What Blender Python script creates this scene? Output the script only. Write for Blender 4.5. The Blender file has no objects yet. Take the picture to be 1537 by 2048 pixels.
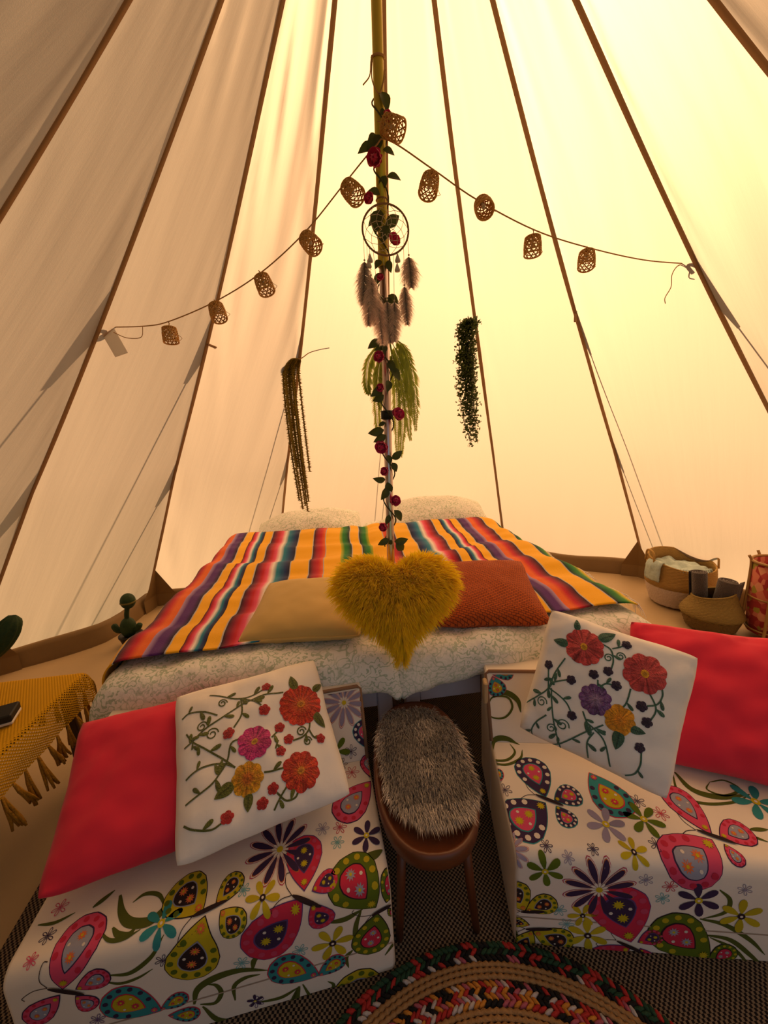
import bpy, math, random
import numpy as np
from mathutils import Vector, Matrix, noise

PI = math.pi
R = math.radians
scene = bpy.context.scene
COL = scene.collection

# ------------------------------------------------------------------ camera
CAM = Vector((-0.2371, -1.1894, 1.1439))
_r = Vector((0.9906, -0.1226, -0.0547)).normalized()
_f = Vector((0.1106, 0.9738, -0.1986)).normalized()
_u = _r.cross(_f).normalized()
_r = _f.cross(_u).normalized()
cd = bpy.data.cameras.new('camera')
cd.sensor_fit = 'VERTICAL'
cd.sensor_height = 24.0
cd.lens = 24.0 * 775.0 / 2048.0
cd.clip_start = 0.02
cam = bpy.data.objects.new('camera', cd)
COL.objects.link(cam)
m = Matrix.Identity(4)
for i in range(3):
    m[i][0], m[i][1], m[i][2], m[i][3] = _r[i], _u[i], -_f[i], CAM[i]
cam.matrix_world = m
scene.camera = cam

# ------------------------------------------------------------------ light
SUN_AZ, SUN_EL = R(29), R(48)
world = bpy.data.worlds.new('sky')
scene.world = world
world.use_nodes = True
bg = world.node_tree.nodes['Background']
bg.inputs[0].default_value = (0.72, 0.84, 1.0, 1)
bg.inputs[1].default_value = 0.36
sd = bpy.data.lights.new('sun', 'SUN')
sd.energy = 9.2
sd.angle = R(0.9)
sd.color = (1.0, 0.93, 0.80)
sun = bpy.data.objects.new('sun', sd)
COL.objects.link(sun)
sdir = Vector((math.sin(SUN_AZ) * math.cos(SUN_EL), math.cos(SUN_AZ) * math.cos(SUN_EL), math.sin(SUN_EL)))
sun.rotation_euler = sdir.to_track_quat('Z', 'Y').to_euler()
sun.location = sdir * 20
scene.view_settings.view_transform = 'Standard'
scene.view_settings.look = 'None'
scene.view_settings.gamma = 1.0
scene.view_settings.use_curve_mapping = False
scene.view_settings.exposure = 0.0


# ------------------------------------------------------------------ helpers
def srgb(r, g, b):
    f = lambda c: (c / 255 / 12.92) if c / 255 <= 0.04045 else ((c / 255 + 0.055) / 1.055) ** 2.4
    return (f(r), f(g), f(b), 1.0)


MATS = {}


def mat(name, col, rough=0.8, metal=0.0, noise_amt=0.0, noise_scale=20.0, bump=0.0, bump_scale=60.0,
        attr=False, sheen=0.0, coord='Object', stretch=(1, 1, 1), col2=None, spec=0.3, trans=0.0):
    if name in MATS:
        return MATS[name]
    mt = bpy.data.materials.new(name)
    mt.use_nodes = True
    nt = mt.node_tree
    N, L = nt.nodes, nt.links
    b = N['Principled BSDF']
    b.inputs['Roughness'].default_value = rough
    b.inputs['Metallic'].default_value = metal
    b.inputs['Specular IOR Level'].default_value = spec
    if sheen:
        b.inputs['Sheen Weight'].default_value = sheen
    b.inputs['Base Color'].default_value = col
    mapping = None
    if noise_amt or bump or col2:
        tc = N.new('ShaderNodeTexCoord')
        mapping = N.new('ShaderNodeMapping')
        mapping.inputs['Scale'].default_value = stretch
        L.new(tc.outputs[coord], mapping.inputs[0])
    src = None
    if attr:
        a = N.new('ShaderNodeAttribute')
        a.attribute_name = 'Col'
        src = a.outputs['Color']
    if noise_amt or col2:
        nz = N.new('ShaderNodeTexNoise')
        nz.inputs['Scale'].default_value = noise_scale
        nz.inputs['Detail'].default_value = 4
        L.new(mapping.outputs[0], nz.inputs['Vector'])
        mx = N.new('ShaderNodeMix')
        mx.data_type = 'RGBA'
        if col2:
            rp = N.new('ShaderNodeValToRGB')
            rp.color_ramp.elements[0].position = 0.38
            rp.color_ramp.elements[1].position = 0.62
            L.new(nz.outputs['Fac'], rp.inputs[0])
            L.new(rp.outputs[0], mx.inputs[0])
            mx.inputs[6].default_value = col
            mx.inputs[7].default_value = col2
        else:
            mx.blend_type = 'MULTIPLY'
            mx.inputs[0].default_value = 1.0
            rp = N.new('ShaderNodeMapRange')
            rp.inputs[3].default_value = 1 - noise_amt
            rp.inputs[4].default_value = 1 + noise_amt
            L.new(nz.outputs['Fac'], rp.inputs[0])
            mx.inputs[6].default_value = col
            if src:
                L.new(src, mx.inputs[6])
            L.new(rp.outputs[0], mx.inputs[7])
        src = mx.outputs[2]
    if src:
        L.new(src, b.inputs['Base Color'])
    if bump:
        nb = N.new('ShaderNodeTexNoise')
        nb.inputs['Scale'].default_value = bump_scale
        nb.inputs['Detail'].default_value = 3
        L.new(mapping.outputs[0], nb.inputs['Vector'])
        bp = N.new('ShaderNodeBump')
        bp.inputs['Strength'].default_value = bump
        bp.inputs['Distance'].default_value = 0.01
        L.new(nb.outputs['Fac'], bp.inputs['Height'])
        L.new(bp.outputs[0], b.inputs['Normal'])
    if trans:
        tr = N.new('ShaderNodeBsdfTranslucent')
        if src:
            L.new(src, tr.inputs[0])
        else:
            tr.inputs[0].default_value = col
        ms = N.new('ShaderNodeMixShader')
        ms.inputs[0].default_value = trans
        L.new(b.outputs[0], ms.inputs[1])
        L.new(tr.outputs[0], ms.inputs[2])
        L.new(ms.outputs[0], N['Material Output'].inputs[0])
    MATS[name] = mt
    return mt


def tag(o, label=None, cat=None, group=None, kind=None):
    if label:
        o['label'] = label
    if cat:
        o['category'] = cat
    if group:
        o['group'] = group
    if kind:
        o['kind'] = kind
    return o


def link(o, parent=None):
    COL.objects.link(o)
    if parent is not None:
        o.parent = parent
    return o


def empty(name, loc=(0, 0, 0), rot=None):
    o = bpy.data.objects.new(name, None)
    o.empty_display_size = 0.05
    COL.objects.link(o)
    o.location = loc
    if rot is not None:
        o.rotation_euler = rot
    return o


def frame(o, c, X, Y):
    """place object with axes X, Y, X x Y at c"""
    X = Vector(X).normalized()
    Y = Vector(Y)
    Z = X.cross(Y).normalized()
    Y = Z.cross(X).normalized()
    mm = Matrix.Identity(4)
    for i in range(3):
        mm[i][0], mm[i][1], mm[i][2], mm[i][3] = X[i], Y[i], Z[i], c[i]
    o.matrix_world = mm
    return o


class MB:
    """collects vertices, faces and vertex colours for ONE mesh object"""

    def __init__(s):
        s.v, s.f, s.c = [], [], []

    def add(s, vs, fs, col=None):
        b = len(s.v)
        s.v += [tuple(p) for p in vs]
        s.f += [tuple(i + b for i in f) for f in fs]
        if col is not None:
            if len(col) == 4 and not hasattr(col[0], '__len__'):
                s.c += [col] * len(vs)
            else:
                s.c += list(col)
        return b

    def mesh(s, name):
        me = bpy.data.meshes.new(name)
        me.from_pydata(s.v, [], s.f)
        if s.c and len(s.c) == len(s.v):
            at = me.color_attributes.new('Col', 'FLOAT_COLOR', 'POINT')
            at.data.foreach_set('color', np.array(s.c, dtype=np.float32).ravel())
        me.update()
        return me

    def build(s, name, mt, parent=None, smooth=True):
        me = s.mesh(name)
        if mt:
            me.materials.append(mt)
        if smooth:
            me.polygons.foreach_set('use_smooth', [True] * len(me.polygons))
        o = bpy.data.objects.new(name, me)
        return link(o, parent)

    def grid(s, P, nu, nv, col=None, wrap_u=False, wrap_v=False):
        """P: list of rows [nv][nu]"""
        vs = [p for row in P for p in row]
        fs = []
        for j in range(nv if wrap_v else nv - 1):
            for i in range(nu if wrap_u else nu - 1):
                a, b_ = j * nu + i, j * nu + (i + 1) % nu
                c, d = ((j + 1) % nv) * nu + (i + 1) % nu, ((j + 1) % nv) * nu + i
                fs.append((a, b_, c, d))
        return s.add(vs, fs, col)

    def tube(s, pts, rad, n=6, col=None, cap=True, flat=None):
        pts = [Vector(p) for p in pts]
        rows = []
        ref = None
        for i, p in enumerate(pts):
            t = (pts[min(i + 1, len(pts) - 1)] - pts[max(i - 1, 0)])
            if t.length < 1e-9:
                t = Vector((0, 0, 1))
            t.normalize()
            if ref is None:
                ref = Vector((0, 0, 1)) if abs(t.z) < 0.9 else Vector((1, 0, 0))
            a = (ref - t * ref.dot(t))
            if a.length < 1e-6:
                a = t.orthogonal()
            a.normalize()
            ref = a
            b_ = t.cross(a)
            r = rad[i] if hasattr(rad, '__len__') else rad
            rows.append([p + a * (r * math.cos(2 * PI * k / n)) + b_ * (r * math.sin(2 * PI * k / n)) for k in range(n)])
        base = s.grid(rows, n, len(pts), col, wrap_u=True)
        if cap:
            s.f.append(tuple(base + k for k in range(n))[::-1])
            s.f.append(tuple(base + (len(pts) - 1) * n + k for k in range(n)))
        return base

    def lathe(s, prof, n=32, c=(0, 0, 0), col=None, cols=None):
        rows = [[(c[0] + r * math.cos(2 * PI * k / n), c[1] + r * math.sin(2 * PI * k / n), c[2] + z) for k in range(n)] for r, z in prof]
        cc = None
        if cols:
            cc = [q for q in cols for _ in range(n)]
        elif col:
            cc = col
        return s.grid(rows, n, len(prof), cc, wrap_u=True)

    def box(s, c, h, rot=None, col=None, bev=0.0):
        cx, cy, cz = c
        hx, hy, hz = h
        if bev <= 0:
            vs = [(x * hx, y * hy, z * hz) for x in (-1, 1) for y in (-1, 1) for z in (-1, 1)]
            fs = [(0, 1, 3, 2), (4, 6, 7, 5), (0, 4, 5, 1), (2, 3, 7, 6), (0, 2, 6, 4), (1, 5, 7, 3)]
        else:
            bev = min(bev, hx * .9, hy * .9, hz * .9)
            vs, fs = [], []
            idx = {}
            for sx in (-1, 1):
                for sy in (-1, 1):
                    for sz in (-1, 1):
                        for ax in range(3):
                            p = [sx * (hx - bev), sy * (hy - bev), sz * (hz - bev)]
                            p[ax] = (sx * hx, sy * hy, sz * hz)[ax]
                            idx[(sx, sy, sz, ax)] = len(vs)
                            vs.append(tuple(p))
            g = lambda a, b_, c_, ax: idx[(a, b_, c_, ax)]
            for q in (-1, 1):
                fs.append((g(q, -1, -1, 0), g(q, 1, -1, 0), g(q, 1, 1, 0), g(q, -1, 1, 0)))
                fs.append((g(-1, q, -1, 1), g(1, q, -1, 1), g(1, q, 1, 1), g(-1, q, 1, 1)))
                fs.append((g(-1, -1, q, 2), g(1, -1, q, 2), g(1, 1, q, 2), g(-1, 1, q, 2)))
                for w in (-1, 1):
                    fs.append((g(q, w, -1, 0), g(q, w, 1, 0), g(q, w, 1, 1), g(q, w, -1, 1)))
                    fs.append((g(q, -1, w, 0), g(q, 1, w, 0), g(q, 1, w, 2), g(q, -1, w, 2)))
                    fs.append((g(-1, q, w, 1), g(1, q, w, 1), g(1, q, w, 2), g(-1, q, w, 2)))
            for sx in (-1, 1):
                for sy in (-1, 1):
                    for sz in (-1, 1):
                        fs.append((g(sx, sy, sz, 0), g(sx, sy, sz, 1), g(sx, sy, sz, 2)))
        if rot is not None:
            vs = [rot @ Vector(v) for v in vs]
        return s.add([(v[0] + cx, v[1] + cy, v[2] + cz) for v in vs], fs, col)

    def ball(s, c, r, n=10, m_=7, col=None, sc=(1, 1, 1)):
        rows = []
        for j in range(m_):
            t = PI * j / (m_ - 1)
            rr, z = math.sin(t), math.cos(t)
            rows.append([(c[0] + sc[0] * r * rr * math.cos(2 * PI * k / n), c[1] + sc[1] * r * rr * math.sin(2 * PI * k / n), c[2] + sc[2] * r * z) for k in range(n)])
        return s.grid(rows, n, m_, col, wrap_u=True)


def rc(rows_fn, nu, nv):
    return [[rows_fn(i / (nu - 1), j / (nv - 1)) for i in range(nu)] for j in range(nv)]


def smooth_path(pts, n=8):
    """Catmull-Rom through pts"""
    P = [Vector(p) for p in pts]
    if len(P) < 3:
        return [P[0].lerp(P[-1], i / n) for i in range(n + 1)]
    P = [P[0] * 2 - P[1]] + P + [P[-1] * 2 - P[-2]]
    out = []
    for i in range(1, len(P) - 2):
        for k in range(n):
            t = k / n
            a, b_, c, d = P[i - 1], P[i], P[i + 1], P[i + 2]
            out.append(0.5 * ((2 * b_) + (c - a) * t + (2 * a - 5 * b_ + 4 * c - d) * t * t + (3 * b_ - a - 3 * c + d) * t ** 3))
    out.append(P[-2])
    return out


def ns(x, y=0.0, z=0.0):
    return noise.noise(Vector((x, y, z)))


def fix_normals(o):
    import bmesh
    b = bmesh.new()
    b.from_mesh(o.data)
    bmesh.ops.recalc_face_normals(b, faces=b.faces)
    b.to_mesh(o.data)
    b.free()
    return o


def copy_tree(o, parent=None):
    c = o.copy()
    COL.objects.link(c)
    c.parent = parent
    for ch in list(o.children):
        copy_tree(ch, c)
    return c


random.seed(7)

# ------------------------------------------------------------------ tent structure
TH = [R(a) for a in (-90.3, -67.7, -44.6, -20.1, 5.0, 30.6, 56.1, 81.9, 106.5)]
TH += [TH[8] + (2 * PI + TH[0] - TH[8]) * k / 7 for k in range(1, 7)]
NS = len(TH)
APEX, RK, WK, RB, SAG = 3.0, 1.681, 0.9725, 2.481, 0.05


def seam_r(z):
    if z >= WK:
        s = (z - WK) / (APEX - WK)
        return RK * (1 - s) - SAG * 4 * s * (1 - s)
    return RK + (RB - RK) * (1 - z / WK)


def seam_pt(th, z, off=0.0):
    r = seam_r(z) + off
    return Vector((r * math.sin(th), r * math.cos(th), z))


def canvas_mat(name, dcol, tcol, fac, bump=0.2, fwd=0.0):
    mt = bpy.data.materials.new(name)
    mt.use_nodes = True
    nt = mt.node_tree
    N, L = nt.nodes, nt.links
    N.remove(N['Principled BSDF'])
    d = N.new('ShaderNodeBsdfDiffuse')
    d.inputs[0].default_value = dcol
    t = N.new('ShaderNodeBsdfTranslucent')
    t.inputs[0].default_value = tcol
    ms = N.new('ShaderNodeMixShader')
    ms.inputs[0].default_value = fac
    L.new(d.outputs[0], ms.inputs[1])
    L.new(t.outputs[0], ms.inputs[2])
    rf = N.new('ShaderNodeBsdfRefraction')
    rf.inputs['Color'].default_value = tcol
    rf.inputs['Roughness'].default_value = 1.0
    rf.inputs['IOR'].default_value = 2.4
    m2 = N.new('ShaderNodeMixShader')
    m2.inputs[0].default_value = fwd
    L.new(ms.outputs[0], m2.inputs[1])
    L.new(rf.outputs[0], m2.inputs[2])
    L.new(m2.outputs[0] if fwd else ms.outputs[0], N['Material Output'].inputs[0])
    if bump:
        tc = N.new('ShaderNodeTexCoord')
        mp = N.new('ShaderNodeMapping')
        mp.inputs['Scale'].default_value = (34, 2.2, 1)
        L.new(tc.outputs['UV'], mp.inputs[0])
        nz = N.new('ShaderNodeTexNoise')
        nz.inputs['Scale'].default_value = 1.0
        nz.inputs['Detail'].default_value = 5
        L.new(mp.outputs[0], nz.inputs['Vector'])
        nw = N.new('ShaderNodeTexNoise')
        nw.inputs['Scale'].default_value = 420
        L.new(tc.outputs['Object'], nw.inputs['Vector'])
        ad = N.new('ShaderNodeMath')
        ad.operation = 'MULTIPLY_ADD'
        ad.inputs[1].default_value = 0.12
        L.new(nw.outputs['Fac'], ad.inputs[0])
        L.new(nz.outputs['Fac'], ad.inputs[2])
        bp = N.new('ShaderNodeBump')
        bp.inputs['Strength'].default_value = bump
        bp.inputs['Distance'].default_value = 0.01
        L.new(ad.outputs[0], bp.inputs['Height'])
        for n_ in (d, t):
            L.new(bp.outputs[0], n_.inputs['Normal'])
    return mt


M_CANVAS = canvas_mat('cotton_canvas', (0.42, 0.31, 0.19, 1), (0.75, 0.435, 0.222, 1), 0.5, fwd=0.23)
M_SEAM = canvas_mat('doubled_canvas_seam', (0.27, 0.17, 0.095, 1), (0.34, 0.19, 0.085, 1), 0.2, 0)
M_SHEET = mat('groundsheet', (0.45, 0.325, 0.18, 1), 0.55, noise_amt=0.12, noise_scale=3, bump=0.35, bump_scale=7, spec=0.35)
M_BAND = mat('groundsheet_wall', (0.20, 0.125, 0.052, 1), 0.6, noise_amt=0.15, noise_scale=5, bump=0.4, bump_scale=9)
M_ROPE = mat('guy_rope', (0.55, 0.45, 0.3, 1), 0.9)
M_TWINE = mat('jute_twine', (0.40, 0.235, 0.10, 1), 0.95)

tent = empty('wall_canvas')
tag(tent, 'cream cotton bell tent canvas with brown vertical seams, glowing in sunlight', None, kind='structure')


DOOR = (10, 11)


def panel(k):
    a0 = TH[k]
    a1 = TH[(k + 1) % NS]
    if a1 < a0:
        a1 += 2 * PI
    nu, nv = 25, 64
    rows, uvs = [], []
    for j in range(nv):
        tz = j / (nv - 1)
        z0 = 1.62 if k in DOOR else -0.02   # the door panel is rolled up
        z = z0 + (APEX - 0.04 - max(z0, 0)) * tz ** 1.15 if k in DOOR else z0 + (APEX - 0.06) * tz ** 1.15
        p0, p1 = seam_pt(a0, z), seam_pt(a1, z)
        wd = (p1 - p0).length
        am = (a0 + a1) / 2
        nrm = Vector((math.sin(am) * .77, math.cos(am) * .77, .64))
        row = []
        for i in range(nu):
            u = i / (nu - 1)
            p = p0.lerp(p1, u)
            e = 4 * u * (1 - u)
            off = -0.035 * wd * e
            off += 0.005 * min(1, e * 3) * ns(u * wd * 9 + k * 7, z * 1.1, k)
            near = min(u, 1 - u) * wd
            off += 0.012 * math.exp(-near / 0.08) * min(1, near / 0.02) * ns(u * 6 + 3 * k, z * 5.0 + near * 14, k + .5)
            fold = math.exp(-max(z, 0) / 0.22)
            off += 0.016 * fold * e ** .5 * ns(u * 11 + k * 3, z * .6, k * 1.7)
            row.append(p + nrm * off)
            uvs.append((u * wd + k, z))
        rows.append(row)
    mb = MB()
    mb.grid(rows, nu, nv)
    o = mb.build('canvas_panel', M_CANVAS, tent)
    uvl = o.data.uv_layers.new(name='UVMap')
    li = np.zeros(len(o.data.loops), dtype=np.int32)
    o.data.loops.foreach_get('vertex_index', li)
    uvl.data.foreach_set('uv', np.array(uvs, dtype=np.float32)[li].ravel())
    return o


for k in range(NS):
    panel(k)
# rolled-up door flaps tied above the opening behind the viewer
for k in DOOR:
    mb = MB()
    mb.tube([seam_pt(TH[k], 1.62, -.03), (seam_pt(TH[k], 1.60, -.03) + seam_pt(TH[k + 1], 1.60, -.03)) / 2, seam_pt(TH[k + 1], 1.62, -.03)], .04, 14)
    mb.build('door_flap', M_CANVAS, tent)


def seam(k):
    th = TH[k]
    tg = Vector((math.cos(th), -math.sin(th), 0))
    nr = Vector((-math.sin(th) * .77, -math.cos(th) * .77, -.64))
    mb = MB()
    rows = []
    n = 40
    for j in range(n):
        z = (1.62 if k == 11 else 0.0) + (1.31 if k == 11 else 2.93) * j / (n - 1)   # the middle door seam is rolled up too
        p = seam_pt(th, z) + nr * 0.0015
        w = 0.0088 + 0.0015 * ns(z * 3, k)
        p = p + tg * (0.004 * ns(z * 1.3, k * 2.1))
        rows.append([p - tg * w, p - tg * w * .7 + nr * .005, p + tg * w * .7 + nr * .005, p + tg * w])
    mb.grid(rows, 4, n)
    return mb.build('seam', M_SEAM, tent)


for k in range(NS):
    seam(k)


def guy(k, z0, long=True):
    """fabric tab and guy rope on the outer side of the canvas; their shadows fall on the panels"""
    th = TH[k]
    rad = Vector((math.sin(th), math.cos(th), 0))
    tg = Vector((math.cos(th), -math.sin(th), 0))
    a, b_ = seam_pt(th, z0 + .10, .002), seam_pt(th, z0 - .07, .002)
    c = seam_pt(th, z0, 0) + rad * .15 - Vector((0, 0, .099))
    mb = MB()
    vs = []
    for q in (-.002, .002):
        vs += [a + tg * q, b_ + tg * q, c + tg * q - Vector((0, 0, .006)), c + tg * q + Vector((0, 0, .012))]
    mb.add(vs, [(0, 1, 2, 3), (7, 6, 5, 4), (0, 3, 7, 4), (3, 2, 6, 7), (2, 1, 5, 6), (1, 0, 4, 5)])
    mb.build('guy_tab', M_SEAM, tent, smooth=False)
    e = c + (rad - Vector((0, 0, .66))) * (c.z / .66)
    mb = MB()
    mb.tube([c, c.lerp(e, .5), e], 0.0026, 5)
    mb.build('guy_rope', M_ROPE, tent)


for k in range(0, 9):
    guy(k, 1.60)
    guy(k, 0.975)

# wooden toggles where the guy tabs are sewn through the seam
M_TOGGLE = mat('toggle_wood', (0.30, 0.17, 0.08, 1), 0.7)
for k, z in ((2, 1.585), (6, 1.625)):
    th = TH[k]
    tg = Vector((math.cos(th), -math.sin(th), 0))
    p = seam_pt(th, z, -.012)
    mb = MB()
    if k == 2:
        mb.box((0, 0, 0), (.022, .004, .007), bev=.002)
        o = mb.build('toggle', M_TOGGLE, tent, smooth=False)
        frame(o, p + tg * .02, tg + Vector((0, 0, -.25)), Vector((0, 0, 1)))
    else:
        mb.box((0, 0, 0), (.006, .004, .028), bev=.002)
        o = mb.build('toggle', M_TOGGLE, tent, smooth=False)
        o.location = p

# grass outside, only its bounce light reaches the canvas
mb = MB()
n = 64
mb.add([(9 * math.cos(2 * PI * i / n), 9 * math.sin(2 * PI * i / n), -.03) for i in range(n)], [tuple(range(n))])
tag(mb.build('floor_outside', mat('grass', (0.12, 0.16, 0.05, 1), 0.9, noise_amt=.3), None, False), 'grass ground outside around the tent', None, kind='structure')


# groundsheet floor with upright wall band and gussets at the seams
def sheet_r(az):
    best = 9
    for a in TH:
        d = abs((az - a + PI) % (2 * PI) - PI)
        best = min(best, d)
    t = min(1, best / R(11.5))
    mid = 2.06 + .14 * min(1, max(0, (math.sin(az) + .6) / 1.2))
    return mid + (2.34 - mid) * (1 - t) ** 1.6


mb = MB()
n = 180
rows = []
for j in range(22):
    f = j / 21
    row = []
    for i in range(n):
        az = 2 * PI * i / n
        r = sheet_r(az) * f
        x, y = r * math.sin(az), r * math.cos(az)
        z = 0.0 + (0.006 * ns(x * 2.2, y * 2.2) + .003 * ns(x * 6, y * 5, 3)) * min(1, max(0, (f - .45) * 4)) - .004
        row.append((x, y, z))
    rows.append(row)
mb.grid(rows, n, 22, wrap_u=True)
tag(fix_normals(mb.build('floor', M_SHEET)), 'tan groundsheet floor of the tent with soft creases', None, kind='structure')

mb = MB()
rows = []
for j, (f, dz) in enumerate([(0, -.004), (.0, .02), (.01, .05), (.015, .085), (.025, .105), (.04, .11), (.055, .10), (.05, .0)]):
    row = []
    for i in range(n):
        az = 2 * PI * i / n
        r = sheet_r(az) + f + .012 * ns(az * 14, dz * 9) * (dz > .01)
        row.append((r * math.sin(az), r * math.cos(az), dz * (1 + .2 * ns(az * 6))))
    rows.append(row)
mb.grid(rows, n, 8, wrap_u=True)
band = mb.build('baseboard_round', M_BAND)
tag(band, 'brown upstanding groundsheet wall along the foot of the canvas', None, kind='structure')
for k in range(NS):
    th = TH[k]
    tg = Vector((math.cos(th), -math.sin(th), 0))
    rad = Vector((math.sin(th), math.cos(th), 0))
    top = seam_pt(th, .29, -.02)
    ci = rad * (sheet_r(th) - .012)
    mb = MB()
    # two faces meeting in a ridge, standing a little in front of the canvas
    l = rad * (sheet_r(th - R(2.6)) - .02) - tg * .105 + Vector((0, 0, .085))
    r_ = rad * (sheet_r(th + R(2.6)) - .02) + tg * .105 + Vector((0, 0, .085))
    mid = ci + Vector((0, 0, .09)) - rad * .03
    bl, br = l - Vector((0, 0, .09)), r_ - Vector((0, 0, .09))
    bm_ = mid - Vector((0, 0, .09))
    mb.add([top, l, mid, r_, bl, bm_, br], [(0, 1, 2), (0, 2, 3), (1, 4, 5, 2), (2, 5, 6, 3)])
    mb.build('gusset', M_BAND, band, smooth=False)

# ------------------------------------------------------------------ centre pole
M_STEEL = mat('pole_steel', (0.62, 0.50, 0.47, 1), 0.28, metal=1.0, noise_amt=.1, noise_scale=8)
M_POLE_REFLECTION = mat('pole_yellow_reflection', (0.50, 0.40, 0.04, 1), 0.32, metal=0.35, noise_amt=.12, noise_scale=10, spec=.5)  # yellow-green grass bounce on the upper pole, put into its base colour
M_BLACK = mat('black_plastic', (0.012, 0.012, 0.012, 1), 0.6)
P0 = Vector((-0.108, 0, 0.0))
P1 = Vector((-0.030, 0, 2.93))


def pole_pt(z):
    return P0.lerp(P1, z / 2.93)


pole = empty('tent_pole', P0)
tag(pole, 'tall slim metal centre pole of the tent, yellow reflection coloured into its upper part, standing between the beds', 'pole')


def child_world(o, parent):
    o.parent = parent
    o.matrix_parent_inverse = parent.matrix_basis.inverted()
    return o


def wchild(mb, name, mt, parent, smooth=True):
    o = mb.build(name, mt, None, smooth)
    return child_world(o, parent)


PR = 0.0125
mb = MB(); mb.tube([pole_pt(z) for z in (0, .5, 1, 1.62)], PR, 20); wchild(mb, 'lower_pole', M_STEEL, pole)
mb = MB(); mb.tube([pole_pt(z) for z in (1.62, 2.2, 2.93)], PR * 1.12, 20); wchild(mb, 'upper_pole', M_POLE_REFLECTION, pole)
mb = MB(); mb.tube([pole_pt(z) for z in (1.185, 1.21)], PR * 1.5, 16); wchild(mb, 'black_clip', M_BLACK, pole)
mb = MB(); mb.tube([pole_pt(z) for z in (1.60, 1.64)], PR * 1.22, 16); wchild(mb, 'joint_collar', M_POLE_REFLECTION, pole)
mb = MB(); mb.lathe([(0.001, 0), (.04, 0), (.04, .006), (.016, .012), (.014, .04), (.001, .04)], 20, tuple(P0)); wchild(mb, 'pole_foot', M_BLACK, pole)

# ------------------------------------------------------------------ beds
M_BEDPAINT = mat('lavender_white_paint', (0.52, 0.49, 0.56, 1), 0.5, noise_amt=.06)
M_MATTRESS = mat('mattress_ticking', (0.70, 0.66, 0.58, 1), 0.9)


def duvet_mat():
    mt = bpy.data.materials.new('leaf_print_cotton')
    mt.use_nodes = True
    N, L = mt.node_tree.nodes, mt.node_tree.links
    b = N['Principled BSDF']
    b.inputs['Roughness'].default_value = .9
    b.inputs['Specular IOR Level'].default_value = .15
    b.inputs['Sheen Weight'].default_value = .1
    tc = N.new('ShaderNodeTexCoord')
    nd = N.new('ShaderNodeTexNoise')
    nd.inputs['Scale'].default_value = 9
    L.new(tc.outputs['Object'], nd.inputs['Vector'])
    mx0 = N.new('ShaderNodeMix')
    mx0.data_type = 'VECTOR'
    mx0.inputs[0].default_value = .22
    L.new(tc.outputs['Object'], mx0.inputs[4])
    L.new(nd.outputs['Color'], mx0.inputs[5])
    v = N.new('ShaderNodeTexVoronoi')
    v.feature = 'DISTANCE_TO_EDGE'
    v.inputs['Scale'].default_value = 34
    L.new(mx0.outputs[1], v.inputs['Vector'])
    w = N.new('ShaderNodeTexWave')
    w.wave_type = 'RINGS'
    w.inputs['Scale'].default_value = 16
    w.inputs['Distortion'].default_value = 14
    w.inputs['Detail'].default_value = 2
    w.inputs['Detail Scale'].default_value = 2.5
    L.new(tc.outputs['Object'], w.inputs['Vector'])
    r1 = N.new('ShaderNodeValToRGB')
    r1.color_ramp.elements[0].position = .02
    r1.color_ramp.elements[0].color = (1, 1, 1, 1)
    r1.color_ramp.elements[1].position = .07
    r1.color_ramp.elements[1].color = (0, 0, 0, 1)
    L.new(v.outputs['Distance'], r1.inputs[0])
    r2 = N.new('ShaderNodeValToRGB')
    r2.color_ramp.elements[0].position = .72
    r2.color_ramp.elements[1].position = .86
    L.new(w.outputs['Fac'], r2.inputs[0])
    big = N.new('ShaderNodeTexNoise')
    big.inputs['Scale'].default_value = 4.5
    L.new(tc.outputs['Object'], big.inputs['Vector'])
    r3 = N.new('ShaderNodeValToRGB')
    r3.color_ramp.elements[0].position = .42
    r3.color_ramp.elements[1].position = .58
    L.new(big.outputs['Fac'], r3.inputs[0])
    mxm = N.new('ShaderNodeMix')
    mxm.data_type = 'RGBA'
    L.new(r3.outputs[0], mxm.inputs[0])
    L.new(r1.outputs[0], mxm.inputs[6])
    L.new(r2.outputs[0], mxm.inputs[7])
    mx = N.new('ShaderNodeMix')
    mx.data_type = 'RGBA'
    fm = N.new('ShaderNodeMath')
    fm.operation = 'MULTIPLY'
    fm.inputs[1].default_value = .8
    L.new(mxm.outputs[2], fm.inputs[0])
    L.new(fm.outputs[0], mx.inputs[0])
    mx.inputs[6].default_value = (0.82, 0.81, 0.76, 1)
    mx.inputs[7].default_value = (0.36, 0.47, 0.34, 1)
    L.new(mx.outputs[2], b.inputs['Base Color'])
    nb = N.new('ShaderNodeTexNoise')
    nb.inputs['Scale'].default_value = 22
    nb.inputs['Detail'].default_value = 4
    L.new(tc.outputs['Object'], nb.inputs['Vector'])
    bp = N.new('ShaderNodeBump')
    bp.inputs['Strength'].default_value = .35
    bp.inputs['Distance'].default_value = .02
    L.new(nb.outputs['Fac'], bp.inputs['Height'])
    L.new(bp.outputs[0], b.inputs['Normal'])
    return mt


M_DUVET = duvet_mat()


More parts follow.
